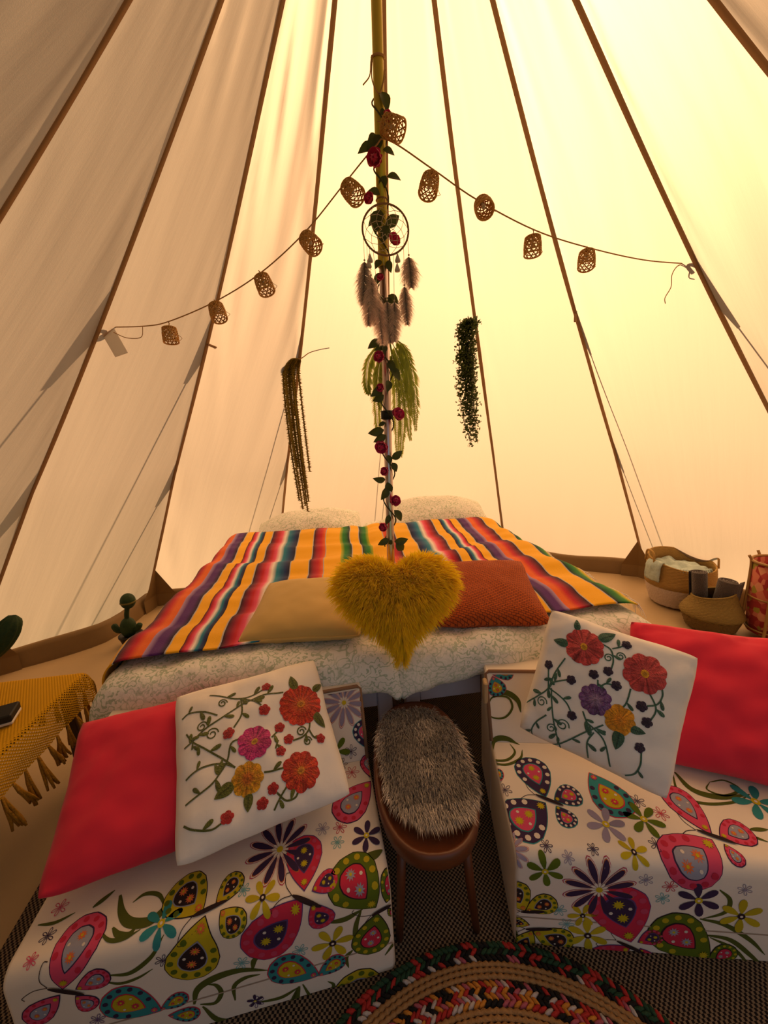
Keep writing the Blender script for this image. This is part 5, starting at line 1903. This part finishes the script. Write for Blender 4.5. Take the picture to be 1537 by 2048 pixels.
for k in range(150):
    z = 2.06 - (2.06 - .79) * k / 149
    a = k * .36
    p = pole_pt(z)
    pts.append(p + Vector((math.cos(a), math.sin(a), 0)) * .019)
mb = MB(); mb.tube(pts, .0022, 5); wchild(mb, 'vine', M_VINE, garland)
ptop = pole_pt(2.085)
mb = MB(); mb.tube([ptop + Vector((.0165 * math.cos(t), .0165 * math.sin(t), .004 * math.sin(t))) for t in [2 * PI * i / 16 for i in range(17)]], .0028, 5)
mb.tube(smooth_path([ptop + Vector((-.017, -.006, 0)), ptop + Vector((-.021, -.012, -.02)), ptop + Vector((-.026, -.014, -.05)), ptop + Vector((-.044, -.014, -.07))], 5), .0016, 5)
mb.tube(smooth_path([ptop + Vector((-.017, -.008, -.01)), ptop + Vector((-.020, -.016, -.06)), ptop + Vector((-.002, -.019, -.09)), pts[0]], 5), .0018, 5)
wchild(mb, 'tie_cord', M_TWINE, garland)
rnd = random.Random(17)


def leaf_mesh(a, b_, wid, nrm):
    a, b_ = Vector(a), Vector(b_)
    t = (b_ - a)
    L_ = t.length
    t.normalize()
    s = t.cross(nrm).normalized()
    nn = s.cross(t).normalized()
    rows = []
    for i in range(7):
        f = i / 6
        w = wid * math.sin(PI * f ** .8) ** .9 * L_ if 0 < f < 1 else .0003
        c = a + t * L_ * f + nn * (.10 * L_ * math.sin(PI * f)) - nn * (.12 * L_ * f * f)
        rows.append([c - s * w + nn * w * .30, c - s * w * .5 + nn * w * .1, c, c + s * w * .5 + nn * w * .1, c + s * w + nn * w * .30])
    mb = MB()
    mb.grid(rows, 5, 7)
    return mb


for q in GL['lv']:
    a, b_ = Vector(q[:3]), Vector(q[3:])
    dy = rnd.uniform(-.014, .012)
    pc = pole_pt(a.z)
    a2 = a.lerp(Vector((pc.x, pc.y - .012, a.z)), .45)
    b2 = a + (b_ - a) * 1.25 + Vector((0, dy, 0))
    mb = leaf_mesh(a2, b2, rnd.uniform(.26, .34), Vector((rnd.uniform(-.4, .4), -1, rnd.uniform(-.3, .4))))
    wchild(mb, 'leaf', M_LEAF, garland)

# one shared petal: a cupped tongue, base at the origin
mb = MB()
rows = []
for j in range(6):
    f = j / 5
    rows.append([((i - 2) / 2 * .62 * math.sin(PI * (.12 + .80 * f)) ** .8, .34 * f + .16 * math.sin(f * 2.6) - .24 * f ** 3 + .12 * ((i - 2) / 2) ** 2 * -1, .95 * f) for i in range(5)])
mb.grid(rows, 5, 6)
PETAL = mb.mesh('petal')
PETAL.materials.append(M_ROSE)
PETAL.polygons.foreach_set('use_smooth', [True] * len(PETAL.polygons))
for i, (x, y, z, r_) in enumerate(GL['ro']):
    r_ *= 1.25
    pc = pole_pt(z)
    c = Vector((x, y - .008, z))
    ax = Vector((x - pc.x, -.035, rnd.uniform(-.015, .02))).normalized()
    mb = MB()
    mb.ball((0, 0, .42), .42, 10, 7, sc=(.8, .8, 1.0))
    core = mb.build('rose', M_ROSE)
    X = ax.orthogonal().normalized()
    Y = ax.cross(X)
    for k_ in range(3):
        pass
    mm = Matrix.Identity(4)
    for w in range(3):
        mm[w][0], mm[w][1], mm[w][2], mm[w][3] = X[w] * r_, Y[w] * r_, ax[w] * r_, c[w]
    core.matrix_world = mm
    core.parent = garland
    core.matrix_parent_inverse = garland.matrix_basis.inverted()
    for k_ in range(9):
        o = bpy.data.objects.new('petal', PETAL)
        COL.objects.link(o)
        o.parent = core
        inner = k_ < 4
        o.rotation_euler = (R(6) if inner else R(-34 + rnd.uniform(-8, 8)), 0, 0)
        o.rotation_mode = 'XYZ'
        ang = k_ * 2 * PI / 4 + .3 if inner else k_ * 2 * PI / 5
        o.rotation_euler = (R(4) if inner else R(-38 + rnd.uniform(-10, 10)), 0, ang)
        o.scale = (.75, .8, .95) if inner else (1.05, 1.0, 1.0)
        o.location = (0, 0, 0.0)

# ------------------------------------------------------------------ hanging fern behind the pole
M_FERN = mat('fern_green', (0.36, 0.42, 0.08, 1), .7, noise_amt=.35, noise_scale=30, trans=.6)
fern = empty('hanging_fern', (-.055, .045, 1.42))
tag(fern, 'trailing green artificial fern hanging behind the pole', 'plant')
F0 = Vector((-.055, .03, 1.425))
fr = [[(-.09, .04, 1.40), (-.118, .05, 1.36), (-.128, .05, 1.30), (-.122, .05, 1.265)], [(-.08, .05, 1.37), (-.095, .06, 1.30), (-.10, .06, 1.20), (-.095, .06, 1.12)], [(-.02, .05, 1.41), (.0, .06, 1.36), (.012, .06, 1.27), (.018, .06, 1.17)],
      [(-.01, .04, 1.40), (.012, .05, 1.34), (.022, .05, 1.25), (.02, .05, 1.15)], [(-.03, .05, 1.38), (-.01, .07, 1.30), (.0, .07, 1.20), (.005, .07, 1.12)], [(-.045, .05, 1.36), (-.035, .06, 1.28), (-.038, .06, 1.18), (-.042, .06, 1.08)],
      [(-.04, .05, 1.36), (-.02, .06, 1.26), (-.02, .06, 1.16), (-.03, .06, 1.07)], [(-.03, .06, 1.39), (.0, .07, 1.32), (.01, .08, 1.26), (.01, .08, 1.20)], [(-.07, .05, 1.38), (-.085, .06, 1.34), (-.09, .06, 1.28), (-.088, .06, 1.22)]]
for q, ctrl in enumerate(fr):
    P = smooth_path([F0] + ctrl, 9)
    mb = MB()
    mb.tube(P, [.0016 - .001 * i / len(P) for i in range(len(P))], 4)
    for i in range(7, len(P)):
        t = (P[min(i + 1, len(P) - 1)] - P[i - 1]).normalized()
        f = i / len(P)
        for s in (-1, 1):
            side = Vector((s, rnd.uniform(-.5, .5), 0)).normalized()
            L_ = (.027 * math.sin(PI * min(1, f * .95 + .05)) + .005) * rnd.uniform(.8, 1.2)
            d = (side * .8 + t * .75 + Vector((0, 0, -.25))).normalized()
            for o2 in (0, .5):
                p = P[i].lerp(P[min(i + 1, len(P) - 1)], o2)
                w = t * .0036
                mb.add([p, p + d * L_ * .4 + w, p + d * L_, p + d * L_ * .4 - w], [(0, 1, 2, 3)])
    wchild(mb, 'frond', M_FERN, fern, False)

# ------------------------------------------------------------------ trailing tassel plant on the left seam
M_AMA = mat('amaranth_strand', (0.26, 0.19, 0.03, 1), .8, noise_amt=.4, noise_scale=60, trans=.15)
ama = empty('hanging_amaranth', (-.385, 1.08, 1.58))
tag(ama, 'bunch of olive green trailing amaranth strands hanging from a tent seam', 'plant')
A0 = Vector((-.395, 1.075, 1.565))
for q, (dx, zb, zt, dy) in enumerate([(-.100, .79, 1.51, 0), (-.090, .98, 1.50, .02), (-.080, .74, 1.505, -.02), (-.072, .90, 1.50, .01), (-.062, .76, 1.49, -.01), (-.052, .72, 1.50, .015), (-.045, .86, 1.515, -.02), (-.040, .78, 1.51, .01), (-.012, .955, 1.54, 0), (-.085, .84, 1.50, -.03)]):
    ctrl = [A0, A0 + Vector((dx * .55, dy, -.012)), Vector((A0.x + dx * .95, A0.y + dy, zt - .03)), Vector((A0.x + dx + .004, A0.y + dy, (zt + zb) / 2)), Vector((A0.x + dx * .85 + .010, A0.y + dy, zb))]
    P = smooth_path(ctrl, 22)
    mb = MB()
    mb.tube(P, .0042, 5)
    for i in range(14, len(P)):
        if i % 1 == 0:
            for k_ in range(7):
                a = 2 * PI * k_ / 7 + i * .7
                d = Vector((math.cos(a), math.sin(a), -.35)).normalized()
                p = P[i] + (P[max(i - 1, 0)] - P[i]) * rnd.random()
                sx = Vector((-math.sin(a), math.cos(a), 0)) * .0042
                r_ = rnd.uniform(.013, .019)
                mb.add([p - sx, p + sx, p + d * r_ + Vector((0, 0, .001)), p - Vector((0, 0, .005))], [(0, 1, 2), (0, 2, 3), (1, 3, 2)])
    wchild(mb, 'strand', M_AMA, ama, False)
mb = MB(); mb.tube(smooth_path([A0 + Vector((-.02, -.005, 0)), A0 + Vector((.01, -.01, .0)), A0 + Vector((.055, -.02, .025)), A0 + Vector((.11, -.02, .048)), A0 + Vector((.172, -.02, .06))], 6), [.004] * 6 + [.0025] * 19, 6); wchild(mb, 'stem_end', M_TWINE, ama)

# ------------------------------------------------------------------ leafy garland on the right seam
M_IVY = mat('small_leaf_green', (0.08, 0.11, 0.025, 1), .6, noise_amt=.45, noise_scale=50, trans=.4)
ivy = empty('leafy_garland', (.53, .95, 1.66))
tag(ivy, 'dark green small-leaved garland hanging from a tent seam to the right of the pole', 'garland')
I0 = Vector((.525, .895, 1.660))
stems = []
for q in range(10):
    dx = -.075 + .07 * ((q * 7) % 10) / 9
    dy = rnd.uniform(-.03, .03)
    zb = 1.06 + .34 * (q / 9) ** 1.3
    P = smooth_path([I0, I0 + Vector((dx * .8, dy, .02)), I0 + Vector((dx, dy, -.12)), I0 + Vector((dx * 1.0, dy, (zb - I0.z) * .6)), Vector((I0.x - .02 + dx * .25 + .02, I0.y + dy, zb))], 10)
    stems.append(P)
    mb = MB(); mb.tube(P, .0014, 4); wchild(mb, 'stem', M_VINE, ivy)
mb = MB()
for P in stems:
    for i in range(3, len(P)):
        for k_ in range(11):
            a = rnd.uniform(0, 2 * PI)
            r_ = rnd.uniform(.003, .026) + (.02 if rnd.random() < .06 else 0)
            c = P[i] + Vector((math.cos(a) * r_, math.sin(a) * r_, rnd.uniform(-.012, .012)))
            d = Vector((rnd.gauss(0, 1), rnd.gauss(0, 1), rnd.gauss(-.4, .7))).normalized()
            s = d.orthogonal().normalized()
            L_ = rnd.uniform(.012, .022)
            mb.add([c - d * L_ * .5, c - s * L_ * .42, c + d * L_ * .5, c + s * L_ * .42], [(0, 1, 2, 3)])
tag(wchild(mb, 'foliage', M_IVY, ivy, False), 'dense tiny leaves', kind='stuff')

# ------------------------------------------------------------------ string of rattan lanterns
M_RATTAN = mat('rattan_cane', (0.66, 0.38, 0.12, 1), .7, noise_amt=.3, noise_scale=80, trans=.3)
M_BULB = mat('bulb_glass', (0.60, 0.52, 0.40, 1), .25, spec=.5)
lg = empty('lantern_string', (-1.05, .48, 1.60))
tag(lg, 'jute string of small woven rattan lanterns looped from seam to pole to seam', 'string lights')
cord = [(-1.052, .487, 1.590), (-.882, .397, 1.567), (-.776, .341, 1.566), (-.594, .245, 1.595), (-.429, .159, 1.645), (-.279, .080, 1.722), (-.159, .017, 1.812), (-.077, -.026, 1.872), (-.04, -.032, 1.885), (.085, -.005, 1.836), (.217, .022, 1.780), (.412, .061, 1.722), (.611, .101, 1.692), (.85, .15, 1.674), (1.072, .192, 1.676)]
mb = MB(); mb.tube(smooth_path(cord, 6), .0020, 5); wchild(mb, 'cord', M_TWINE, lg)
# knots and loose ends at the two seams
mb = MB()
mb.tube(smooth_path([(-1.075, .497, 1.625), (-1.045, .478, 1.615), (-1.035, .47, 1.59), (-1.05, .478, 1.57), (-1.065, .487, 1.585)], 5), .006, 6)
mb.tube(smooth_path([(-1.02, .46, 1.565), (-.96, .42, 1.535), (-.90, .395, 1.53), (-.888, .395, 1.567)], 6), .0014, 4)
mb.tube(smooth_path([(1.09, .19, 1.70), (1.060, .188, 1.695), (1.050, .185, 1.675), (1.075, .192, 1.665)], 5), .006, 6)
mb.tube(smooth_path([(1.052, .19, 1.674), (1.015, .185, 1.668), (.995, .185, 1.640), (.995, .185, 1.60), (.975, .185, 1.565), (.978, .185, 1.545)], 6), .0018, 4)
mb.tube(smooth_path([(1.062, .19, 1.668), (1.066, .19, 1.635), (1.085, .193, 1.643)], 5), .0022, 4)
wchild(mb, 'knots', M_TWINE, lg)


def lantern_meshes():
    w = MB()
    r0, h = .0245, .047
    seg = 12
    N_ = 11
    for s in (-1, 1):
        for k in range(N_):
            pts = []
            for i in range(seg + 1):
                f = i / seg
                a = 2 * PI * k / N_ + s * f * 1.35
                rr = r0 * (1 - .10 * (1 - f) + .07 * math.sin(f * PI))
                pts.append((rr * math.cos(a), rr * math.sin(a), -h * f))
            w.tube(pts, .0017, 4)
    for f in (.17, .38, .59, .80):
        rr = r0 * (1 - .10 * (1 - f) + .07 * math.sin(f * PI))
        w.tube([(rr * math.cos(2 * PI * k / 18), rr * math.sin(2 * PI * k / 18), -h * f) for k in range(19)], .0017, 4, cap=False)
    # closed woven top
    for k in range(6):
        a = PI * k / 6
        rr = r0 * .9
        w.tube([(rr * math.cos(a), rr * math.sin(a), 0), (0, 0, .008), (-rr * math.cos(a), -rr * math.sin(a), 0)], .0018, 4)
    for f in (.45, .75):
        w.tube([(r0 * .9 * f * math.cos(2 * PI * k / 14), r0 * .9 * f * math.sin(2 * PI * k / 14), .008 * (1 - f)) for k in range(15)], .0017, 4, cap=False)
    rims = []
    for z, rr, th in ((0, r0 * .9, .0020), (-h, r0, .0025)):
        rim = MB()
        rim.tube([(rr * math.cos(2 * PI * k / 20), rr * math.sin(2 * PI * k / 20), z) for k in range(21)], th, 5, cap=False)
        rims.append(rim)
    lp, lw = MB(), MB()
    lp.tube(smooth_path([(0, 0, .008), (.003, 0, .016), (0, 0, .024)], 4), .0016, 4)
    lw.tube(smooth_path([(r0 * .9, 0, -.02), (r0 * 1.35, .004, -.03), (r0 * 1.45, .002, -.036), (r0 * 1.1, 0, -.044)], 4), .0008, 4)
    bl = MB()
    bl.ball((0, 0, -.022), .006, 10, 7, sc=(1, 1, 1.4))
    bl.tube([(0, 0, .006), (0, 0, -.014)], .004, 8)
    out = []
    for m_, nm, mt in ((w, 'woven_shade', M_RATTAN), (rims[0], 'top_ring', M_RATTAN), (rims[1], 'bottom_ring', M_RATTAN), (lp, 'hanging_loop', M_TWINE), (lw, 'loose_wire', M_TWINE), (bl, 'bulb', M_BULB)):
        me = m_.mesh(nm)
        me.materials.append(mt)
        me.polygons.foreach_set('use_smooth', [True] * len(me.polygons))
        out.append((nm, me))
    return out


LM = lantern_meshes()
for p, ax in (((-.782, .344, 1.548), (.05, -.10, -1)), ((-.591, .243, 1.585), (.22, -.35, -.9)), ((-.424, .154, 1.636), (.30, -.25, -.92)), ((-.276, .078, 1.708), (.45, -.55, -.7)), ((-.152, .012, 1.803), (.45, -.50, -.74)),
              ((-.052, -.040, 1.915), (.62, -.30, -.42)), ((.077, -.004, 1.820), (-.28, -.28, -.92)), ((.232, .024, 1.772), (-.10, -.72, -.68)), ((.406, .061, 1.705), (-.02, -.06, -1)), ((.611, .101, 1.678), (-.18, -.28, -.94))):
    ax = Vector(ax).normalized()
    Zl = -ax
    X = Vector((1, .1, 0))
    X = (X - Zl * X.dot(Zl)).normalized()
    Y = Zl.cross(X)
    e = empty('lantern')
    mm = Matrix.Identity(4)
    o_ = Vector(p) + ax * .004
    for w in range(3):
        mm[w][0], mm[w][1], mm[w][2], mm[w][3] = X[w], Y[w], Zl[w], o_[w]
    e.matrix_world = mm
    e.parent = lg
    e.matrix_parent_inverse = lg.matrix_basis.inverted()
    for nm, me in LM:
        o = bpy.data.objects.new(nm, me)
        COL.objects.link(o)
        o.parent = e

mb = MB(); mb.box((0, 0, -.045), (.024, .0012, .045), bev=.001)
tg_ = mb.build('paper_tag', mat('white_card', (0.80, 0.77, 0.74, 1), .8, trans=.35), None, False)
frame(tg_, (-1.040, .462, 1.572), (.92, .15, .33), (-.3, .95, .0))
tag(tg_, 'blank white paper tag hanging from the knot of the lantern string', 'tag')

# ------------------------------------------------------------------ dream catcher
M_HOOP = mat('hoop_suede', (0.24, 0.13, 0.065, 1), .85)
M_WEB = mat('web_thread', (0.62, 0.50, 0.38, 1), .8)
M_FEATHER = mat('down_feather', (1, 1, 1, 1), .9, attr=True, trans=.65)
M_SHELL = mat('pale_bead', (0.55, 0.46, 0.40, 1), .5)
DC = Vector((-.0625, -.055, 1.668))
dc = empty('dream_catcher', DC)
tag(dc, 'round dream catcher with grey down feathers hanging in front of the pole', 'dream catcher')
HR = .061
mb = MB(); mb.tube([DC + Vector((HR * math.cos(t), 0, HR * math.sin(t))) for t in [2 * PI * k / 48 for k in range(49)]], .0026, 7, cap=False); wchild(mb, 'hoop', M_HOOP, dc)
mb = MB(); mb.tube(smooth_path([DC + Vector((0, 0, HR)), DC + Vector((.002, .01, HR + .02)), pole_pt(1.76) + Vector((0, -.015, 0))], 4), .0012, 4)
mb.tube([pole_pt(1.765) + Vector((.0150 * math.cos(t), .0150 * math.sin(t), 0)) for t in [2 * PI * k / 16 for k in range(17)]], .0018, 4, cap=False)
wchild(mb, 'hanging_cord', M_HOOP, dc)
mb = MB()
nw, prev = 9, None
for lv_ in range(6):
    r_ = HR * (1 - .165 * lv_)
    ring = [DC + Vector((r_ * math.cos(2 * PI * (k + .5 * lv_) / nw), -.002, r_ * math.sin(2 * PI * (k + .5 * lv_) / nw))) for k in range(nw)]
    if prev:
        for k in range(nw):
            mb.tube([ring[k], prev[k]], .0007, 3)
            mb.tube([ring[k], prev[(k + 1) % nw]], .0007, 3)
    prev = ring
wchild(mb, 'web', M_WEB, dc)


def feather(top, L_, W_, lean, k0):
    top = Vector(top)
    mb = MB()
    P = smooth_path([top, top + Vector((lean * .3, -.002, -L_ * .4)), top + Vector((lean, .002, -L_))], 10)
    mb.tube(P, [.0011 - .0009 * i / len(P) for i in range(len(P))], 4, (.25, .19, .16, 1))
    for q in range(1000):
        f = rnd.random() ** .85
        i = min(int(f * (len(P) - 1)), len(P) - 2)
        p = P[i].lerp(P[i + 1], f * (len(P) - 1) - i)
        s = rnd.choice((-1, 1))
        w = W_ * (math.sin(PI * min(1, .10 + f * .86)) ** .7) * rnd.uniform(.55, 1.15)
        d = Vector((s * rnd.uniform(.5, 1), rnd.uniform(-.55, .55), -rnd.uniform(.25, .95))).normalized()
        e = p + d * w + Vector((0, 0, -w * .25))
        mi = p + d * w * .55
        wd = Vector((0, .0, 1)) * .0007 + Vector((rnd.uniform(-1, 1), rnd.uniform(-1, 1), 0)) * .0004
        kk = k0 * rnd.uniform(.8, 1.2)
        c0, c1 = (.50 * kk, .42 * kk, .39 * kk, 1), (.78 * kk, .66 * kk, .60 * kk, 1)
        mb.add([p - wd, p + wd, mi + wd * .7, mi - wd * .7, e], [(0, 1, 2, 3), (3, 2, 4)], [c0, c0, c1, c1, c1])
    return wchild(mb, 'feather', M_FEATHER, dc, False)


for x, z, L_, W_, lean, k0, hx in ((-.123, 1.592, .105, .034, -.012, .85, -.060), (-.108, 1.555, .12, .034, .004, 1.2, -.046), (-.118, 1.520, .085, .030, -.004, 1.15, -.052), (-.092, 1.500, .115, .032, .006, 1.3, -.036), (-.068, 1.495, .105, .032, .004, .95, -.01),
                              (-.048, 1.492, .100, .030, -.004, 1.05, .018), (-.003, 1.604, .075, .036, .004, 1.0, .058), (-.018, 1.530, .095, .030, .004, 1.0, .046)):
    feather((x, -.055, z), L_, W_, lean, k0)
    hz = DC.z - math.sqrt(max(0, HR ** 2 - hx ** 2))
    mb = MB(); mb.tube([(DC.x + hx, -.055, hz), (x, -.055, z + .001)], .0007, 3)
    mb.ball((x, -.055, z + .004), .0028, 8, 5)
    wchild(mb, 'feather_thread', M_WEB, dc)
for x, z in ((-.108, 1.598), (-.034, 1.598), (-.036, 1.575), (-.112, 1.585)):
    mb = MB()
    mb.lathe([(.0006, .014), (.003, .008), (.0075, -.004), (.0068, -.008), (.0005, -.008)], 10, (x, -.057, z))
    mb.tube([(x, -.057, z + .013), (x, -.056, DC.z - HR + .004)], .0006, 3)
    wchild(mb, 'shell_bead', M_SHELL, dc)
